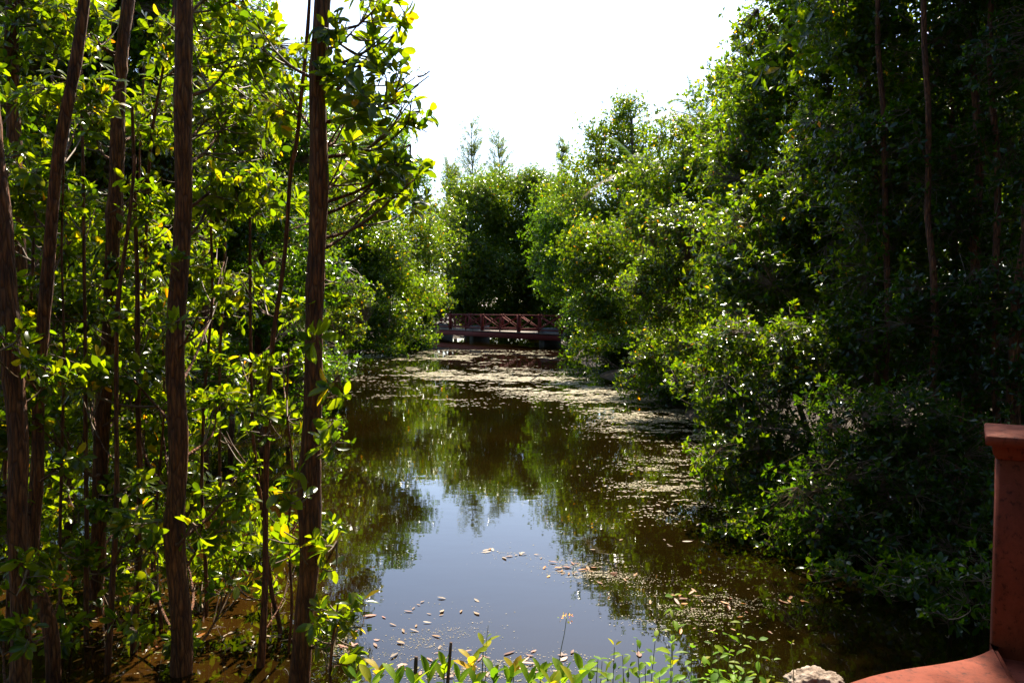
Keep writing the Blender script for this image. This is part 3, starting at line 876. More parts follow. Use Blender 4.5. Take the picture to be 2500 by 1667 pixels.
auto_tree('shore_tree', 'slim trunk with a tall dark crown right of the orange-dotted tree', 2160, 9.5,
          [Bl(2130, 150, 9.6, 130, 120, .7, 2.0), Bl(2080, 300, 9.6, 110, 110, .6, 2.0), Bl(2200, 330, 9.4, 130, 120, .6, 2.0), Bl(2120, 520, 9.4, 130, 110, .6, 2.0), Bl(2160, 700, 9.3, 130, 110, .6, 2.0), Bl(2070, 830, 9.2, 120, 90, .5, 1.9),
           Bl(2060, -20, 9.6, 120, 110, .6, 2.0), Bl(2230, -120, 9.6, 160, 130, .8, 2.0)] + [dict(c=np.array(c_), r=np.array((1.2, 1.2, .9)), tau=2.0) for c_ in ((3.8, 9.6, 7.4), (4.9, 9.2, 8.2), (4.2, 10.6, 8.8))],
          .075, 'deep', .086, 1, seed=219, singles=120, twig_r=.0035, clump=.17, bark=M_BARK)
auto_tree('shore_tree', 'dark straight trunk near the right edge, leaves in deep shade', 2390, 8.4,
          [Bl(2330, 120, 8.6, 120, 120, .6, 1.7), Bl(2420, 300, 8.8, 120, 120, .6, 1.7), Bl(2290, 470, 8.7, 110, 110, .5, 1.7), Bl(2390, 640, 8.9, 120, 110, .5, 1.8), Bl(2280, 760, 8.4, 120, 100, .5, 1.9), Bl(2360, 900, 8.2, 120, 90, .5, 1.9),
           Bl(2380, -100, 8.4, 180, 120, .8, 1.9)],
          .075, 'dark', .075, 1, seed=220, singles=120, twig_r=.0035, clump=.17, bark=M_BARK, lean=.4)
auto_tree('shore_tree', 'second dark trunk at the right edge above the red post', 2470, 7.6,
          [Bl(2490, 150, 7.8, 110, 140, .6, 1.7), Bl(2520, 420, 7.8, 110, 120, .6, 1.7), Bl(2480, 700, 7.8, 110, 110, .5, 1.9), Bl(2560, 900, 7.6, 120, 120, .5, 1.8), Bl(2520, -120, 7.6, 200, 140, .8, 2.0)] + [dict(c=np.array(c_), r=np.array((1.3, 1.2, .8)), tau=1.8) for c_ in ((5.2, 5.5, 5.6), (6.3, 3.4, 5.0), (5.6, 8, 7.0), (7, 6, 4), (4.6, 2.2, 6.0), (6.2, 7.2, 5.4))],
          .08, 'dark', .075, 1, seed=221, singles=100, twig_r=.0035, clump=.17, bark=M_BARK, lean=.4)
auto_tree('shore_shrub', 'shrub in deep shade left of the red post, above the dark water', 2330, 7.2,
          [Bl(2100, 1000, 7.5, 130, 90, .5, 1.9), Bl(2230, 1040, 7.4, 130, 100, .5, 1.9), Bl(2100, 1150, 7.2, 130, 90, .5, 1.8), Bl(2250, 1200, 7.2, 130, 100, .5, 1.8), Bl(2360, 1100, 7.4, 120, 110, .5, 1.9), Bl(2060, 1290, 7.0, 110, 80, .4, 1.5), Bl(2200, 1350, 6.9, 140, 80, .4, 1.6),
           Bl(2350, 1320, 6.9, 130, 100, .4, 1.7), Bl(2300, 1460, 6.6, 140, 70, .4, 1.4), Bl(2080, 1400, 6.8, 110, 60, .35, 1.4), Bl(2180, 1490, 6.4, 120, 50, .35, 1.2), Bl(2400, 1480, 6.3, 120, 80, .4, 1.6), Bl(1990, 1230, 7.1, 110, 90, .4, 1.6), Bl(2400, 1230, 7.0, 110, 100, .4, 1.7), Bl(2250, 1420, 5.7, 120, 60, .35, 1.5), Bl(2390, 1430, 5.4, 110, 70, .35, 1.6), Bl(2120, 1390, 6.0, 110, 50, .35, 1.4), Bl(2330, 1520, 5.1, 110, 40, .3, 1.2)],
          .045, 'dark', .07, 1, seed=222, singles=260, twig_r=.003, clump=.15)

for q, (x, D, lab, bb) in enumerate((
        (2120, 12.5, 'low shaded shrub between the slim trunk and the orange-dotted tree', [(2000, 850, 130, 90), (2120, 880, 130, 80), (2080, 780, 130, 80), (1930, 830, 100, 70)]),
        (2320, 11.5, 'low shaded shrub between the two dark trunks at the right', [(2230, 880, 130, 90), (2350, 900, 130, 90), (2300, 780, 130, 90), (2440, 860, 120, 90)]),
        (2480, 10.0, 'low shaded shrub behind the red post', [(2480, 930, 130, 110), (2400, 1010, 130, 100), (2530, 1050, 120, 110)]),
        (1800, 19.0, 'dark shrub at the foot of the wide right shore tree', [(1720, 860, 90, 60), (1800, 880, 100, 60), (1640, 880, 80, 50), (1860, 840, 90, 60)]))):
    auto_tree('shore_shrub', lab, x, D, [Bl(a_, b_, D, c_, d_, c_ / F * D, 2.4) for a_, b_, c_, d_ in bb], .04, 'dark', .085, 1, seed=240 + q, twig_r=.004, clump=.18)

for q, (x, D, lab, tx_) in enumerate(((2285, 8.2, 'slim dark stem left of the dark straight trunk near the right edge', 2262),
                                   (2440, 7.9, 'slim reddish stem between the two dark trunks at the right edge', 2425),
                                   (2180, 8.9, 'slim grey stem right of the slim-trunked dark-crowned tree', 2140),
                                   (2345, 9.0, 'slim grey stem right behind the dark straight trunk near the right edge', 2318))):
    f_ = foot_at(x, D)
    make_tree('mangrove_tree', lab, [f_, P(x * .7 + tx_ * .3, 800, D), P(x * .4 + tx_ * .6, 400, D + .1), P(tx_, 0, D), P(tx_, -150, D)], .04, .024,
              [Bl(tx_ + 40 * (-1) ** k_, y_, D + .2, 70, 60, .3, 1.2) for k_, y_ in enumerate((60, 330, 560, 780))] + [Bl(tx_, -200, D, 140, 90, .6, 1.6)], 'dark', .08, 1, 60,
              group='slim dark stems at the right edge', k=10, seed=280 + q, twig_r=.003, clump=.16)

# ------------------------------------------------------------------ the wood all round: copies of three grown trees
protos = []
for j, (pal, leafl) in enumerate((('deep', .19), ('lime', .2), ('olive', .18))):
    g = np.random.default_rng(400 + j)
    H = 10.5
    bl = []
    for q in range(9):
        z = 1.6 + (H - 2.6) * q / 8
        a = q * 2.4 + j
        rr = 1.9 - .8 * abs(q / 8 - .45)
        bl.append(dict(c=np.array((math.cos(a) * 1.1, math.sin(a) * 1.1, z)), r=np.array((rr, rr, rr * .75)), tau=2.0))
    protos.append((bl, pal, leafl))
spots = []
for i in range(11):   # left wood
    spots.append((-9.5 - (i % 3) * 5.5 - rng.uniform(0, 2), 15 + i * 3.6 + rng.uniform(-1, 1)))
for i in range(11):   # right wood
    spots.append((6.5 + (i % 3) * 4.5 + rng.uniform(0, 1.5), 12 + i * 4.2 + rng.uniform(-1, 1)))
for i in range(12):   # far wood
    spots.append((-30 + i * 5.2 + rng.uniform(-1, 1), 74 + (i % 2) * 7 + rng.uniform(-1, 1)))
WOODL = [('full round-crowned tree in the wood behind the left shore', 'trees of the wood behind the left shore'),
         ('full round-crowned tree in the wood behind the right shore', 'trees of the wood behind the right shore'),
         ('full round-crowned tree in the far wood behind the footbridge', 'trees of the far wood behind the footbridge')]
WOODL.append(('full round-crowned tree in the wood behind the viewpoint', 'trees of the wood behind the viewpoint'))
for x, y in ((-9, -5), (-3, -4.6), (1.2, -5), (5.2, -3.6), (8, .8), (-6, -1.2), (9.5, 5), (11.5, 9.5), (-12, 7), (-1, -9), (-10, 1.5), (7.8, -6.5)):
    spots.append((x, y))
ORD = [a + b for a in ('', 'twenty-') for b in 'first second third fourth fifth sixth seventh eighth ninth'.split()]
ORD = ORD[:9] + 'tenth eleventh twelfth thirteenth fourteenth fifteenth sixteenth seventeenth eighteenth nineteenth twentieth'.split() + ORD[9:]
made = {}
for i, (x, y) in enumerate(spots):
    j = i % 3
    w = 0 if i < 11 else 1 if i < 22 else 2 if i < 34 else 3
    z = float(gz(x, y)) - .1
    if j not in made:
        bl, pal, leafl = protos[j]
        made[j] = make_tree('wood_tree', WOODL[w][0], [(0, 0, 0), (.1, .05, 3.2), (-.1, .1, 6.5), (0, 0, 9.3)], .16, .05, bl, pal, leafl, 0, 0, group=WOODL[w][1], seed=500 + j, bark=M_BARKG, clump=.3)
        r = made[j]
    else:
        src = made[j]
        r = src.copy()
        COL.objects.link(r)
        for ch in src.children:
            c = ch.copy()
            COL.objects.link(c)
            c.parent = r
            for gch in ch.children:
                d = gch.copy()
                COL.objects.link(d)
                d.parent = c
    rank = sorted(q[1] if w < 2 else q[0] for q in (spots[:11], spots[11:22], spots[22:34])[w]).index(y if w < 2 else x) if w < 3 else i - 34
    tag(r, WOODL[w][0] + ', ' + ORD[rank] + (' nearest the viewpoint', ' nearest the viewpoint', ' from the left', ' of those out of sight')[w], 'tree', WOODL[w][1])
    r.location = (x, y, z)
    r.rotation_euler = (0, 0, rng.uniform(0, 6.28))
    s = rng.uniform(.9, 1.1) * (1.0 if w < 2 else .95)
    r.scale = (s, s, s)

make_tree('shore_tree', 'unseen tree added over the walkway beside the viewpoint to shade the red post', [(4.9, -.8, .3), (4.7, -.7, 2.4), (4.3, -.4, 4.4), (3.2, -.2, 5.6)], .1, .04,
          [dict(c=np.array(c_), r=np.array((1.4, 1.3, .8)), tau=2.2) for c_ in ((3.6, .6, 5.2), (2.0, -.7, 5.6), (.3, -1.4, 6.2), (5.2, 1.6, 4.8), (4.6, -1.6, 4.2), (5.6, 2.6, 3.4))], 'deep', .11, 1, seed=260, twig_r=.004)  # unseen canopy, added to block sky light from the post

# ------------------------------------------------------------------ casuarinas and palm
def wispy_tree(label, px, D, top, rpx, seed, leanpx=0):
    g = np.random.default_rng(seed)
    f = foot_at(px, D)
    tp = P(px + leanpx, top, D)
    root = thing('casuarina_tree', label, 'tree', f, 'wispy casuarinas behind the far trees')
    path = spline([f, f + (tp - f) * .5 + np.array((.2, 0, 0)), tp], 1.0)
    V, Q = tube(path - f, np.linspace(.22, .02, len(path)), 6, 0, 0)
    tr = obj('trunk', mesh_np('trunk', V, Q, M_BARKG, smooth=True), root)
    A, B = [], []
    H = tp[2] - f[2]
    R = rpx / F * D
    for i in range(110):
        h = g.uniform(.3, .97)
        j = int(h * (len(path) - 1))
        ln = R * (1.3 - h) * g.uniform(.5, 1.7) + .3
        a = g.uniform(0, 6.28)
        A.append(path[j])
        B.append(path[j] + np.array((math.cos(a) * ln, math.sin(a) * ln, ln * g.uniform(.8, 1.7))))
    A, B = np.array(A), np.array(B)
    V, Q = twig_batch(A - f, B - f, .03, .012, 3, .05)
    obj('twigs', mesh_np('twigs', V, Q, M_BARKG), tr, kind='stuff')
    n = 6500
    i = g.integers(0, len(A), n)
    t = g.uniform(.15, 1.05, (n, 1))
    O = A[i] + (B - A)[i] * t + g.normal(0, .12, (n, 3))
    X = unit(unit((B - A)[i]) * .7 + g.normal(0, .55, (n, 3)) + np.array((0, 0, .1)))
    Z = unit(np.cross(X, g.normal(0, 1, (n, 3))))
    Y = np.cross(Z, X)
    L = g.uniform(.25, .6, (n, 1))
    w = .03
    V = np.stack([O - Y * w - f, O + Y * w - f, O + X * L - f + np.array((0, 0, -.05))], 1).reshape(-1, 3)
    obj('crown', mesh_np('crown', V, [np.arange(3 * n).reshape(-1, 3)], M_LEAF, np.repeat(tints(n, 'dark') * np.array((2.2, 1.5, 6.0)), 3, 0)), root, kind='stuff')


wispy_tree('tallest wispy casuarina poking above the domed trees, left of its twin', 1150, 88, 292, 50, 1)
wispy_tree('wispy casuarina right of the tallest one, above the domed trees', 1222, 90, 316, 45, 2, -6)
wispy_tree('slim wispy casuarina behind the domed tree at right, tip just showing', 1378, 92, 328, 22, 3, -4)
wispy_tree('low wispy casuarina leaning left of the tallest one', 1112, 89, 395, 34, 4, -14)

M_FROND = leaf_material('palm_frond', 0.35, 0.35, (2.0, 1.9, 0.6))


def palm(label, px, py, D, foot_dx, fronds, seed):
    g = np.random.default_rng(seed)
    c = P(px, py, D)
    f = np.array((c[0] + foot_dx, D, float(gz(c[0] + foot_dx, D)) - .1))
    root = thing('palm_tree', label, 'palm', f)
    path = spline([f, f + (c - f) * .5 + np.array((.15, 0, 0)), c], .3)
    V, Q = tube(path - f, np.linspace(.13, .08, len(path)), 10, .03, 3)
    obj('trunk', mesh_np('trunk', V, Q, M_BARKG, smooth=True), root)
    for (az, el, ln, droop, dry) in fronds:
        az, el = math.radians(az), math.radians(el)
        h = np.array((math.cos(az), math.sin(az), 0))
        m = 16
        s = np.linspace(0, 1, m)
        rib = c + ln * (s[:, None] * h * math.cos(el) + np.array((0, 0, 1)) * (s * math.sin(el) - droop * s ** 2)[:, None])
        V1, Q1 = tube(rib - f, np.linspace(.02, .004, m), 4, 0, 0)
        side = unit(np.cross(h, (0, 0, 1)))
        tan = unit(np.gradient(rib, axis=0))
        Vs = []
        for i in range(2 * 34):
            u = .1 + .9 * (i // 2) / 34
            p = np.array([np.interp(u, s, rib[:, q]) for q in range(3)])
            t = np.array([np.interp(u, s, tan[:, q]) for q in range(3)])
            sg = 1 if i % 2 else -1
            d = unit(side * sg * .8 + t * .8 + np.array((0, 0, -.25)) + g.normal(0, .06, 3))
            L = .55 * math.sin(math.pi * min(1, .12 + u * .85)) ** .6 + .08
            w = .018
            Vs += [p - t * w, p + t * w, p + d * L + np.array((0, 0, -.06))]
        V2 = np.array(Vs) - f
        V, Q = join([(V1, Q1), (V2, [np.arange(len(V2)).reshape(-1, 3)])])
        col = np.array((.28, .22, .13)) if dry else np.array((.06, .11, .02))
        obj('frond', mesh_np('frond', V, Q, M_FROND, np.repeat(col[None], len(V), 0) * g.uniform(.8, 1.2, (len(V), 1))), root)


palm('palm with upright fronds spiking above the right shore trees', 1716, 300, 27, .7,
     [(172, 74, 1.9, .12, 0), (150, 84, 1.5, .05, 0), (15, 78, 1.5, .08, 0), (175, 60, 2.2, .5, 0), (200, 30, 2.3, .5, 1), (250, 35, 2.2, .6, 0), (300, 40, 2.2, .6, 0), (0, 40, 2.2, .6, 0), (140, 40, 2.2, .6, 0), (220, 10, 2.0, .5, 1)], 5)
palm('palm half hidden in the middle of the right shore with a pale dry frond', 1570, 420, 29, .8,
     [(178, 60, 2.4, .35, 0), (250, 10, 1.7, .25, 1), (300, 15, 2.0, .4, 1), (200, 5, 2.4, .5, 1), (30, 50, 2.3, .6, 0), (90, 60, 2.2, .5, 0), (340, 40, 2.2, .6, 0)], 6)


# ------------------------------------------------------------------ footbridge
def beam(a, b_, w, h, up=(0, 0, 1), bev=.006):
    """rectangular beam from a to b with chamfered long edges"""
    a, b_ = np.asarray(a, float), np.asarray(b_, float)
    t = unit(b_ - a)
    s = unit(np.cross(t, np.asarray(up, float)))
    u = np.cross(s, t)
    hw, hh = w / 2, h / 2
    e = min(bev, hw * .4, hh * .4)
    sec = [(-hw + e, -hh), (hw - e, -hh), (hw, -hh + e), (hw, hh - e), (hw - e, hh), (-hw + e, hh), (-hw, hh - e), (-hw, -hh + e)]
    V = np.array([p + s * x + u * y for p in (a, b_) for x, y in sec])
    Q = np.array([[i, (i + 1) % 8, 8 + (i + 1) % 8, 8 + i] for i in range(8)])
    return V, [Q, np.array([list(range(8))[::-1], list(range(8, 16))])]


def part(name, parts, mat, parent, base, smooth=False):
    V, Q = join(parts)
    return obj(name, mesh_np(name, V - base, Q, mat, smooth=smooth), parent)


bA, bB = P(1030, 801, 58.5), P(1425, 819, 43.2)
bA[2] = bB[2] = 0.70
bd = unit(bB - bA)
bn = unit(np.cross(bd, (0, 0, 1)))          # towards the camera side
if bn[1] > 0:
    bn = -bn
bl_len = np.linalg.norm(bB - bA)
br = thing('footbridge', 'dark red timber footbridge with crossed railings at the far end of the pond', 'bridge', (bA + bB) / 2 * np.array((1, 1, 0)))
bo = np.array(br.location)
WD = 1.7
Z = np.array((0, 0, 1.0))
o1 = bA - bn * WD
part('deck', [beam((bA + o1) / 2 - Z * .05, (bB + bB - 2 * bn * WD) / 2 + bn * WD / 2 - Z * .03, WD + .16, .055)], M_DECK, br, bo)
for off in (.02, WD - .1):
    part('girder', [beam(bA - bn * off - Z * .26, bB - bn * off - Z * .26, .14, .30)], M_REDW, br, bo)
npan = 9
pl = bl_len / npan
for si, off in enumerate((.03, WD - .08)):
    e0, e1 = bA - bn * off, bB - bn * off
    part('top_rail', [beam(e0 + Z * 1.0, e1 + Z * 1.0, .13, .06)], M_REDW, br, bo)
    part('bottom_rail', [beam(e0 + Z * .16, e1 + Z * .16, .08, .07)], M_REDW, br, bo)
    for i in range(npan + 1):
        q = e0 + bd * pl * i
        thick = .17 if i % 2 == 0 else .07
        part('post', [beam(q - Z * .12 + bn * .01, q + Z * (1.07 if i % 2 == 0 else .968) + bn * .01, thick, thick, bd)], M_REDW, br, bo)
    for i in range(npan):
        q0, q1 = e0 + bd * (pl * i + .06), e0 + bd * (pl * (i + 1) - .06)
        part('brace', [beam(q0 + Z * .2 + bn * .03, q1 + Z * .95 + bn * .03, .05, .06)], M_REDW, br, bo)
        part('brace', [beam(q0 + Z * .95 - bn * .03, q1 + Z * .2 - bn * .03, .05, .06)], M_REDW, br, bo)
for i in (3.2, 7.0):
    q = bA + bd * pl * i - bn * WD / 2
    part('pier', [beam(q - Z * 1.2, q + Z * .28, 1.3, .45, bd)], M_CONC, br, bo)
for q in (bA + bd * .6, bB - bd * .3):
    q = q - bn * WD / 2
    part('abutment', [beam(q - Z * 1.2, q + Z * .28, 2.2, 1.2, bd, .03)], M_CONC, br, bo)

# ------------------------------------------------------------------ red parapet post and kerb at the right
pc = np.array((2.43, 3.62, 0.0))         # centre of the post
pz = .64
pr = thing('parapet_post', 'red painted concrete post with a moulded cap at the right edge', 'post', (pc[0], pc[1], pz))
po = np.array(pr.location)


def square_lathe(prof, c):
    """square section stacked along z: prof = [(half width, z)]"""
    V = []
    for hw, z in prof:
        e = min(.012, hw * .2)
        for x, y in ((-hw + e, -hw), (hw - e, -hw), (hw, -hw + e), (hw, hw - e), (hw - e, hw), (-hw + e, hw), (-hw, hw - e), (-hw, -hw + e)):
            V.append((c[0] + x, c[1] + y, z))
    n = len(prof)
    Q = np.array([[r * 8 + i, r * 8 + (i + 1) % 8, r * 8 + 8 + (i + 1) % 8, r * 8 + 8 + i] for r in range(n - 1) for i in range(8)])
    return np.array(V, float), [Q, np.array([list(range(8))[::-1], [(n - 1) * 8 + i for i in range(8)]])]


ptop = 1.62
part('shaft', [square_lathe([(.185, pz - .3), (.182, pz + .3), (.182, ptop - .1)], pc)], M_RED, pr, po)
part('moulding', [square_lathe([(.188, ptop - .1), (.2, ptop - .075), (.203, ptop - .045), (.212, ptop - .04)], pc)], M_RED, pr, po)
part('cap', [square_lathe([(.222, ptop - .039), (.230, ptop - .033), (.230, ptop + .002), (.224, ptop + .008), (.05, ptop + .018)], pc)], M_RED, pr, po)

pr.rotation_euler = (0, 0, math.radians(-30))
kz = .67
edge_px = [(1960, 1695), (2050, 1667), (2120, 1644), (2200, 1627), (2300, 1612), (2370, 1598), (2412, 1581), (2433, 1570)]
edge = np.array([on_plane(x, y, kz) for x, y in edge_px])
edge = spline(edge, .06)
inner = np.array([on_plane(2433, 1570, kz), on_plane(2462, 1620, kz), on_plane(2492, 1675, kz)])
inner2 = np.array([inner[-1], (2.0, 2.9, kz), (1.9, 2.3, kz)])
near_e = np.array([(.95, 2.3, kz), (.9, 2.7, kz), (1.05, 3.05, kz)])
ring = np.concatenate([near_e, edge, inner[1:], inner2[1:]])
kb = thing('parapet_kerb', 'sunlit red painted concrete kerb curving to the foot of the red post', 'kerb', (1.6, 3.0, .2))
ko = np.array(kb.location)
n = len(ring)
cen = ring.mean(0)


def inset(rg, d):
    nx = np.roll(rg, -1, 0) - np.roll(rg, 1, 0)
    nrm = unit(np.stack([nx[:, 1], -nx[:, 0], 0 * nx[:, 0]], 1))
    sgn = np.sign(((rg - cen) * nrm).sum(1).mean())
    return rg - nrm * d * sgn


lay = [ring - Z * .75, ring - Z * .03, inset(ring, .008) - Z * .008, inset(ring, .028)]
V = np.concatenate(lay)
Q = np.array([[l * n + i, l * n + (i + 1) % n, (l + 1) * n + (i + 1) % n, (l + 1) * n + i] for l in range(3) for i in range(n)])
me = mesh_np('kerb_body', V - ko, [Q, np.array([[3 * n + i for i in range(n)]])], M_RED)
obj('kerb_body', me, kb)
# shaded walkway floor beyond the kerb
fl = np.array([inner[0] + (.012, 0, 0), (3.2, 3.62, kz), (3.2, 2.2, kz), (1.93, 2.2, kz), inner2[1] + (.02, 0, 0), inner[-1] + (.012, 0, 0)])
fl[:, 2] = kz - .05
V = np.concatenate([fl - Z * .6, fl])
m = len(fl)
fo = obj('walkway_floor', mesh_np('walkway_floor', V, [np.array([[i, (i + 1) % m, m + (i + 1) % m, m + i] for i in range(m)]), np.array([[m + i for i in range(m)]])], M_RED), kind='structure')

# ------------------------------------------------------------------ limestone rock
import bmesh
from mathutils import noise as mn
bm = bmesh.new()
bmesh.ops.create_icosphere(bm, subdivisions=5, radius=1)
for v in bm.verts:
    p = v.co.normalized()
    r = 1 + .3 * mn.noise(p * 1.7 + Vector((3, 1, 2))) + .2 * mn.noise(p * 3.6) + .12 * mn.noise(p * 8) + .05 * mn.noise(p * 18)
    d = (p - Vector((-.15, -.62, .45)).normalized()).length
    r -= .62 * math.exp(-(d / .45) ** 2)
    d2 = (p - Vector((.6, -.5, .3)).normalized()).length
    r -= .2 * math.exp(-(d2 / .22) ** 2)
    v.co = Vector((p.x * .125, p.y * .12, p.z * .08)) * r
me = bpy.data.meshes.new('limestone_rock')
bm.to_mesh(me)
bm.free()
me.materials.append(M_ROCK)
for p in me.polygons:
    p.use_smooth = True
rk = obj('limestone_rock', me, loc=Vector(P(1990, 1678, 3.75)))
tag(rk, 'pale hollowed limestone rock at the left end of the red kerb', 'rock')

# ------------------------------------------------------------------ floating scum: countless flakes on the water
flk = []
g = np.random.default_rng(55)


def sw(x, y):
    """streaky patches, drawn out by the wind"""
    v = 0
    for a_, b_, c_, d_ in ((.008, .08, .3, 1), (.015, -.19, 1.7, .9), (.027, .37, .6, .9), (.05, -.63, 2.2, .8), (.11, 1.1, 4.1, .7), (.23, -1.7, .2, .6)):
        v = v + d_ * np.sin(x * a_ + y * b_ + c_ + 1.3 * np.sin(x * a_ * .7 - y * b_ * .4 + c_))
    return v


def flakes(n, x0, x1, y0, y1, size, thr, slope=0.0):
    u, v = np.clip(g.normal(0, .42, (2, n)), -1.3, 1.3)
    px = (x0 + x1) / 2 + u * (x1 - x0) / 2
    py = (y0 + y1) / 2 + v * (y1 - y0) / 2 + slope * (px - (x0 + x1) / 2)
    ok = (sw(px, py) + g.normal(0, .45, n) > thr) & (py > 853) & (py < 1700)
    for a, b_ in zip(px[ok], py[ok]):
        flk.append((*on_plane(a, b_, .004)[:2], size * g.uniform(.5, 1.3) * (1 if g.uniform() > .08 else 1.7)))


flakes(12000, 790, 1440, 850, 892, .07, 1.0)
flakes(12000, 800, 1440, 884, 935, .055, 1.4)
flakes(12000, 1050, 1560, 905, 965, .055, .2, .06)
flakes(14000, 1200, 1800, 930, 1020, .04, .3, .15)
flakes(5000, 850, 1250, 930, 1000, .035, 1.4)
flakes(9000, 1400, 1820, 1000, 1090, .024, .5, .1)
flakes(8000, 1450, 1820, 1080, 1270, .016, .9)
flakes(3000, 1300, 1590, 1365, 1425, .006, -.3, .08)
flakes(4500, 1450, 1950, 1390, 1570, .0055, .7)
flakes(3500, 820, 1500, 1580, 1680, .0055, .2)
flakes(1600, 860, 1280, 1470, 1640, .005, .7)
flakes(400, 1110, 1330, 1315, 1375, .0055, .4)
flakes(1200, 740, 900, 1510, 1610, .0055, .2)
flakes(3000, 0, 760, 1250, 1660, .010, 1.2)
fl_ = np.array(flk)
n = len(fl_)
ang = g.uniform(0, 6.28, (n, 1)) + np.arange(5)[None] * 2 * math.pi / 5
rad = fl_[:, 2:3] * g.uniform(.25, 1.15, (n, 5))
tx, ty = g.normal(0, .05, (n, 1)), g.normal(0, .05, (n, 1))
dx, dy = np.cos(ang) * rad * 1.0, np.sin(ang) * rad * .8
V = np.stack([fl_[:, 0:1] + dx, fl_[:, 1:2] + dy, np.abs(tx * dx + ty * dy) * .4 + .002 + g.uniform(0, .0015, (n, 1)) + 0 * dx], -1).reshape(-1, 3)
cols = np.array([(.25, .20, .11), (.33, .27, .17), (.16, .12, .05), (.12, .13, .04)])[g.choice(4, n, p=[.4, .25, .2, .15])] * g.uniform(.7, 1.15, (n, 1))
obj('floating_scum', mesh_np('floating_scum', V, [np.arange(5 * n).reshape(-1, 5)], M_FLOAT, np.repeat(cols, 5, 0)), kind='stuff')
print('flakes', n)

# ------------------------------------------------------------------ single fallen leaves floating on the pond
FL_COL = {'pale': [(.36, .25, .16), (.44, .33, .24), (.28, .17, .09)], 'orange': [(.42, .15, .02), (.46, .21, .03), (.30, .085, .02)], 'pink': [(.40, .19, .13), (.44, .27, .20), (.30, .13, .08)]}
fl_mesh = {}
for kx, cs in FL_COL.items():
    for i in range(6):
        T, Fs = leaf_template(2, random.uniform(-.15, .3), random.uniform(-.12, .12))
        T = T.copy()
        T[:, 0] -= .5
        T[:, 2] -= T[:, 2].min()
        c = np.array(cs[i % 3]) * random.uniform(.35, .9)
        fl_mesh[kx, i] = mesh_np('floating_leaf', T, Fs, M_FLOAT, np.repeat(c[None], len(T), 0))
clusters = [
    ('pale', 'pale dead leaf floating on the sky reflection above the broken stakes', [(1080, 1500, 130, 45, 14), (1020, 1560, 70, 25, 6)]),
    ('pink', 'pinkish dead leaf floating in the scum below the sky reflection', [(1100, 1620, 260, 32, 30), (1300, 1600, 150, 35, 12)]),
    ('pale', 'pale dead leaf in the small raft in the middle of the sky reflection', [(1270, 1355, 40, 10, 9), (1205, 1340, 25, 6, 4)]),
    ('orange', 'orange dead leaf in the raft right of the sky reflection', [(1400, 1387, 75, 16, 18), (1500, 1410, 60, 14, 6)]),
    ('orange', 'orange dead leaf floating on the dark water behind the tall weeds', [(1680, 1460, 60, 22, 12), (1760, 1500, 110, 60, 12), (1930, 1465, 50, 12, 7)]),
    ('pale', 'pale dead leaf adrift on the dark water at the right shore', [(1640, 1230, 120, 60, 16), (1620, 1330, 130, 40, 8)]),
    ('orange', 'orange dead leaf floating among the trunks of the left thicket', [(140, 1560, 130, 60, 18), (320, 1570, 130, 40, 12), (500, 1560, 110, 40, 10)]),
    ('pale', 'pale dead leaf floating among the trunks of the left thicket', [(180, 1545, 120, 50, 14), (560, 1570, 90, 30, 10), (660, 1560, 60, 30, 8), (30, 1360, 30, 20, 3)]),
    ('pink', 'pinkish dead leaf floating right of the trunk nearest the water', [(860, 1560, 60, 22, 9), (930, 1500, 40, 20, 3)]),
]
for kx, lab, cl in clusters:
    for (x, y, sx, sy, m) in cl:
        for _ in range(m):
            q = on_plane(x + g.normal(0, .55) * sx, min(y + g.normal(0, .55) * sy, 1690), .005)
            o = bpy.data.objects.new('floating_leaf', fl_mesh[kx, int(g.integers(6))])
            COL.objects.link(o)
            s = g.uniform(.035, .085)
            o.location = Vector(q)
            o.rotation_euler = (g.normal(0, .08), g.normal(0, .08), g.uniform(0, 6.28))
            o.scale = (s * g.uniform(.8, 1.25), s * g.uniform(.5, .95), s * g.uniform(.3, 1.2))
            tag(o, lab, 'leaf', lab.replace('leaf', 'leaves', 1))

# fallen branch in the far water, thin sticks
def stick(name, label, pts, r0, r1, mat, cat='stick', k=8):
    w = spline(np.array(pts, float), .03 if r0 > .008 else .05)
    V, Q = tube(w - w[0], np.linspace(r0, r1, len(w)), k, .1, int(w[0][0] * 100) % 97)
    o = obj(name, mesh_np(name, V, Q, mat, smooth=True), loc=Vector(w[0]))
    return tag(o, label, cat)


a = on_plane(1285, 935, -.05)
stick('dead_branch', 'pale dead branch poking up from the far scum', [a, a + np.array((.22, .1, .12)), a + np.array((.55, .3, .36))], .02, .01, M_DECK, 'branch')


def bank_pt(px, D):
    x = (px - CX) / F * D
    return np.array((x, D, float(gz(x, D)) - .03))


def upto(px, py, D):
    return P(px, py, D)


s1 = bank_pt(992, 3.95)
stick('broken_stake', 'shorter dark broken stake leaning right on the near bank', [s1, (s1 + upto(1016, 1602, 3.98)) / 2 + (.004, 0, 0), upto(1016, 1602, 3.98)], .012, .010, M_STAKE, 'stake')
s2 = bank_pt(1078, 3.95)
stick('broken_stake', 'taller dark broken stake with a snapped top on the near bank', [s2, (s2 + upto(1101, 1567, 4.0)) / 2 - (.004, 0, 0), upto(1101, 1567, 4.0)], .011, .008, M_STAKE, 'stake')

# ------------------------------------------------------------------ seedlings and weeds on the near bank
PALETTES['bank'] = [((.15, .26, .014), 5), ((.20, .29, .014), 4), ((.28, .28, .02), .8), ((.10, .19, .012), 3)]
PALETTES['gold'] = [((.36, .30, .02), 3), ((.22, .25, .015), 3), ((.5, .33, .03), 1)]
M_STEM = plain_noise_mat('green_stem', [(0.3, (.07, .10, .02)), (0.7, (.14, .13, .04))], 20, .5, .1)


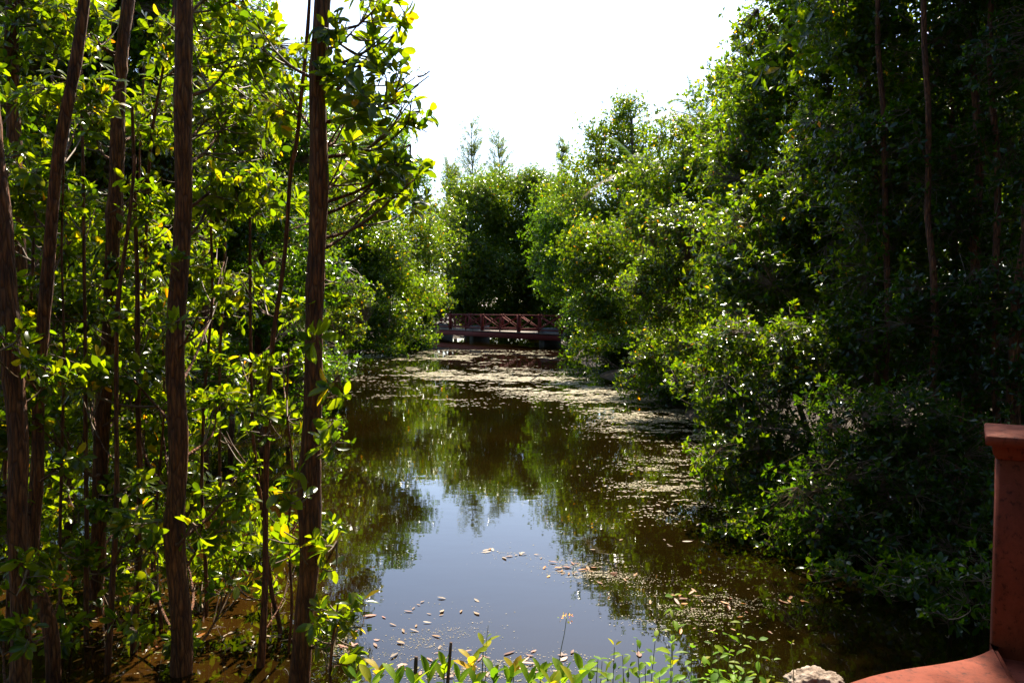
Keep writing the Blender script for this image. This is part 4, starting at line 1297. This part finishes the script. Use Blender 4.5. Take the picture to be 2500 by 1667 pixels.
def rosette_seedling(label, px, py, D, nl, pal, seed, L=.1, group='mangrove seedlings on the near bank'):
    g = np.random.default_rng(seed)
    f = bank_pt(px + g.uniform(-8, 8), D)
    tp = P(px, py, D)
    root = thing('mangrove_seedling', label, 'seedling', f, group)
    w = spline([f, (f + tp) / 2 + g.normal(0, .008, 3), tp], .03)
    V, Q = tube(w - f, np.linspace(.0045, .0025, len(w)), 6, 0, 0)
    obj('stem', mesh_np('stem', V, Q, M_STEM, smooth=True), root)
    for i in range(nl):
        a = i * 2.4 + g.uniform(-.3, .3)
        el = math.radians(g.uniform(35, 78))
        x = unit(np.array((math.cos(a) * math.cos(el), math.sin(a) * math.cos(el), math.sin(el))))
        z = unit(np.array((-math.cos(a) * math.sin(el), -math.sin(a) * math.sin(el), math.cos(el))) + g.normal(0, .15, 3))
        z = unit(z - (z * x).sum() * x)
        j = max(1, len(w) - 1 - i // 2)
        place_leaf(root, f, w[min(j, len(w) - 1)], x, z, L * g.uniform(.75, 1.2), pal)


seeds = [(925, 1640, 3.95, 4, 'gold'), (1045, 1655, 3.9, 6, 'bank'), (1085, 1630, 4.0, 5, 'bank'), (1150, 1610, 4.0, 7, 'gold'), (1180, 1575, 4.05, 4, 'gold'), (1205, 1648, 3.85, 6, 'bank'),
         (1240, 1662, 3.85, 5, 'bank'), (1255, 1635, 3.95, 4, 'gold'), (1320, 1645, 3.9, 6, 'bank'), (1375, 1655, 3.85, 6, 'bank'), (1420, 1640, 3.95, 5, 'bank'), (870, 1655, 3.9, 5, 'bank'), (965, 1662, 3.85, 4, 'bank'),
         (1120, 1664, 3.82, 5, 'bank'), (1290, 1668, 3.8, 5, 'bank')]
seeds += [(905, 1668, 3.8, 5, 'bank'), (1010, 1672, 3.75, 6, 'bank'), (1160, 1672, 3.75, 6, 'bank'), (1345, 1672, 3.75, 6, 'gold'), (1400, 1676, 3.7, 6, 'bank')]
seeds.sort()
for i, (x, y, D, nl, pal) in enumerate(seeds):
    rosette_seedling('upright-leaved mangrove seedling at the bottom edge, ' + ORD[i] + ' from the left', x, y, D, nl, pal, 700 + i)


def weed(label, px, py, D, npair, seed, L=.092, pal='bank', bend=0):
    g = np.random.default_rng(seed)
    f = bank_pt(px - bend, D)
    tp = P(px, py, D)
    root = thing('weed', label, 'weed', f, 'tall leafy weeds on the near bank')
    w = spline([f, f + (tp - f) * .5 + g.normal(0, .012, 3), tp], .02)
    V, Q = tube(w - f, np.linspace(.0038, .0015, len(w)), 6, 0, 0)
    obj('stem', mesh_np('stem', V, Q, M_STEM, smooth=True), root)
    for i in range(npair):
        u = .25 + .75 * i / max(1, npair - 1)
        p = w[int(u * (len(w) - 1))]
        a0 = g.uniform(0, 3.14) if i % 2 else g.uniform(0, 3.14) + 1.57
        a0 = g.normal(0, .5) + (0 if i % 2 else 1.2)
        for sgn in (0, math.pi):
            a = a0 + sgn
            el = math.radians(g.uniform(-25, 55))
            x = np.array((math.cos(a) * math.cos(el), math.sin(a) * math.cos(el), math.sin(el)))
            z = unit(np.array((-math.cos(a) * math.sin(el), -math.sin(a) * math.sin(el), math.cos(el))) + g.normal(0, .2, 3))
            z = unit(z - (z * x).sum() * x)
            place_leaf(root, f, p + x * .008, x, z, L * (1.2 - .65 * u) * g.uniform(.55, 1.25), pal, single_leaf(pal, random.randrange(18), True))
    return root


weeds = [(1645, 1455, 4.15, 9, 0), (1742, 1545, 4.1, 7, 0), (1812, 1520, 4.15, 8, 0), (1600, 1625, 4.0, 5, 0), (1520, 1615, 4.0, 6, 0), (1555, 1640, 3.9, 5, 0), (1690, 1620, 3.95, 5, 0), (1470, 1630, 4.0, 5, 0), (1780, 1628, 3.95, 5, 0),
         (1850, 1640, 3.9, 4, 0), (1885, 1655, 3.9, 4, 0), (1500, 1655, 3.85, 5, 0), (1640, 1650, 3.85, 5, 0), (1720, 1655, 3.85, 5, 0), (1575, 1668, 3.8, 5, 0), (1440, 1662, 3.85, 4, 0), (1820, 1662, 3.8, 4, 0)]
weeds = [(x_, y_ - (18 if y_ > 1600 else 0), D_, m_ + 2, b_) for x_, y_, D_, m_, b_ in weeds] + [(x_, 1650 + (x_ * 7) % 23, 3.78, 6, 0) for x_ in (1460, 1535, 1610, 1665, 1705, 1755, 1795)]
weeds = [(x_, y_ - ((x_ * 37) % 70 if 1600 < y_ else 0), D_, m_, b_) for x_, y_, D_, m_, b_ in weeds]
weeds.sort()
special = {1645: 'tallest leafy weed on the near bank, pale seedhead above the dark water', 1742: 'weed just right of the tallest one on the near bank', 1812: 'second tallest leafy weed, standing left of the limestone rock'}
k_ = 0
for i, (x, y, D, m, b_) in enumerate(weeds):
    lab = special.get(x)
    if not lab:
        lab = 'low leafy weed at the bottom edge, ' + ORD[k_] + ' of the low ones from the left'
        k_ += 1
    weed(lab, x, y, D, m, 800 + i)
weed('young plant with round leaves rising beside the limestone rock', 1932, 1572, 3.72, 3, 850, .055)

# flowering stalk
f = bank_pt(1352, 4.0)
tp = P(1383, 1508, 4.05)
root = thing('flower_stalk', 'thin bare stalk topped by a small pink flower cluster', 'flower', f)
w = spline([f, P(1365, 1620, 4.02), P(1378, 1545, 4.04), tp], .02)
V, Q = tube(w - f, np.linspace(.0032, .0016, len(w)), 6, 0, 0)
obj('stem', mesh_np('stem', V, Q, M_STEM, smooth=True), root)
PALETTES['pink'] = [((.55, .22, .22), 3), ((.5, .3, .25), 2), ((.15, .2, .04), 2)]
for i in range(26):
    d = unit(g.normal(0, 1, 3) + np.array((0, 0, .4)))
    z = unit(np.cross(d, g.normal(0, 1, 3)))
    ob = place_leaf(root, f, tp + d * np.array((.035, .03, .014)), d, z, .014, 'pink')
    ob.name = 'petal'
f2 = bank_pt(1182, 4.05)
root = thing('grass_stem', 'thin green stem standing between the gold seedling and the sky reflection', 'stem', f2)
w = spline([f2, P(1186, 1600, 4.08), P(1192, 1525, 4.1)], .02)
V, Q = tube(w - f2, np.linspace(.003, .0012, len(w)), 6, 0, 0)
obj('stalk', mesh_np('stalk', V, Q, M_STEM, smooth=True), root)
for i, u in enumerate((.6, .75, .9)):
    p = w[int(u * (len(w) - 1))]
    d = unit(np.array(((-1) ** i * .6, .1, .8)))
    place_leaf(root, f2, p, d, unit(np.cross(d, (0, 1, .1))), .035, 'bank')

# ------------------------------------------------------------------ tangle of thin grass on the near bank
g = np.random.default_rng(99)
n = 900
px = g.uniform(780, 1960, n)
D = g.uniform(3.55, 4.15, n)
gx_ = (px - CX) / F * D
A = np.stack([gx_, D, gz(gx_, D) - .01], 1)
ln = g.uniform(.05, .2, (n, 1))
B = A + unit(np.stack([g.normal(0, .6, n), g.normal(0, .4, n), np.abs(g.normal(.8, .3, n))], 1)) * ln
V, Q = twig_batch(A, B, .0016, .0005, 3, .18)
cols = np.array([(.10, .16, .02), (.30, .24, .13), (.16, .20, .04), (.20, .13, .06)])[g.choice(4, n)] * g.uniform(.7, 1.2, (n, 1))
obj('bank_grass', mesh_np('bank_grass', V, Q, M_HERB, np.repeat(cols, 9, 0)), kind='stuff')
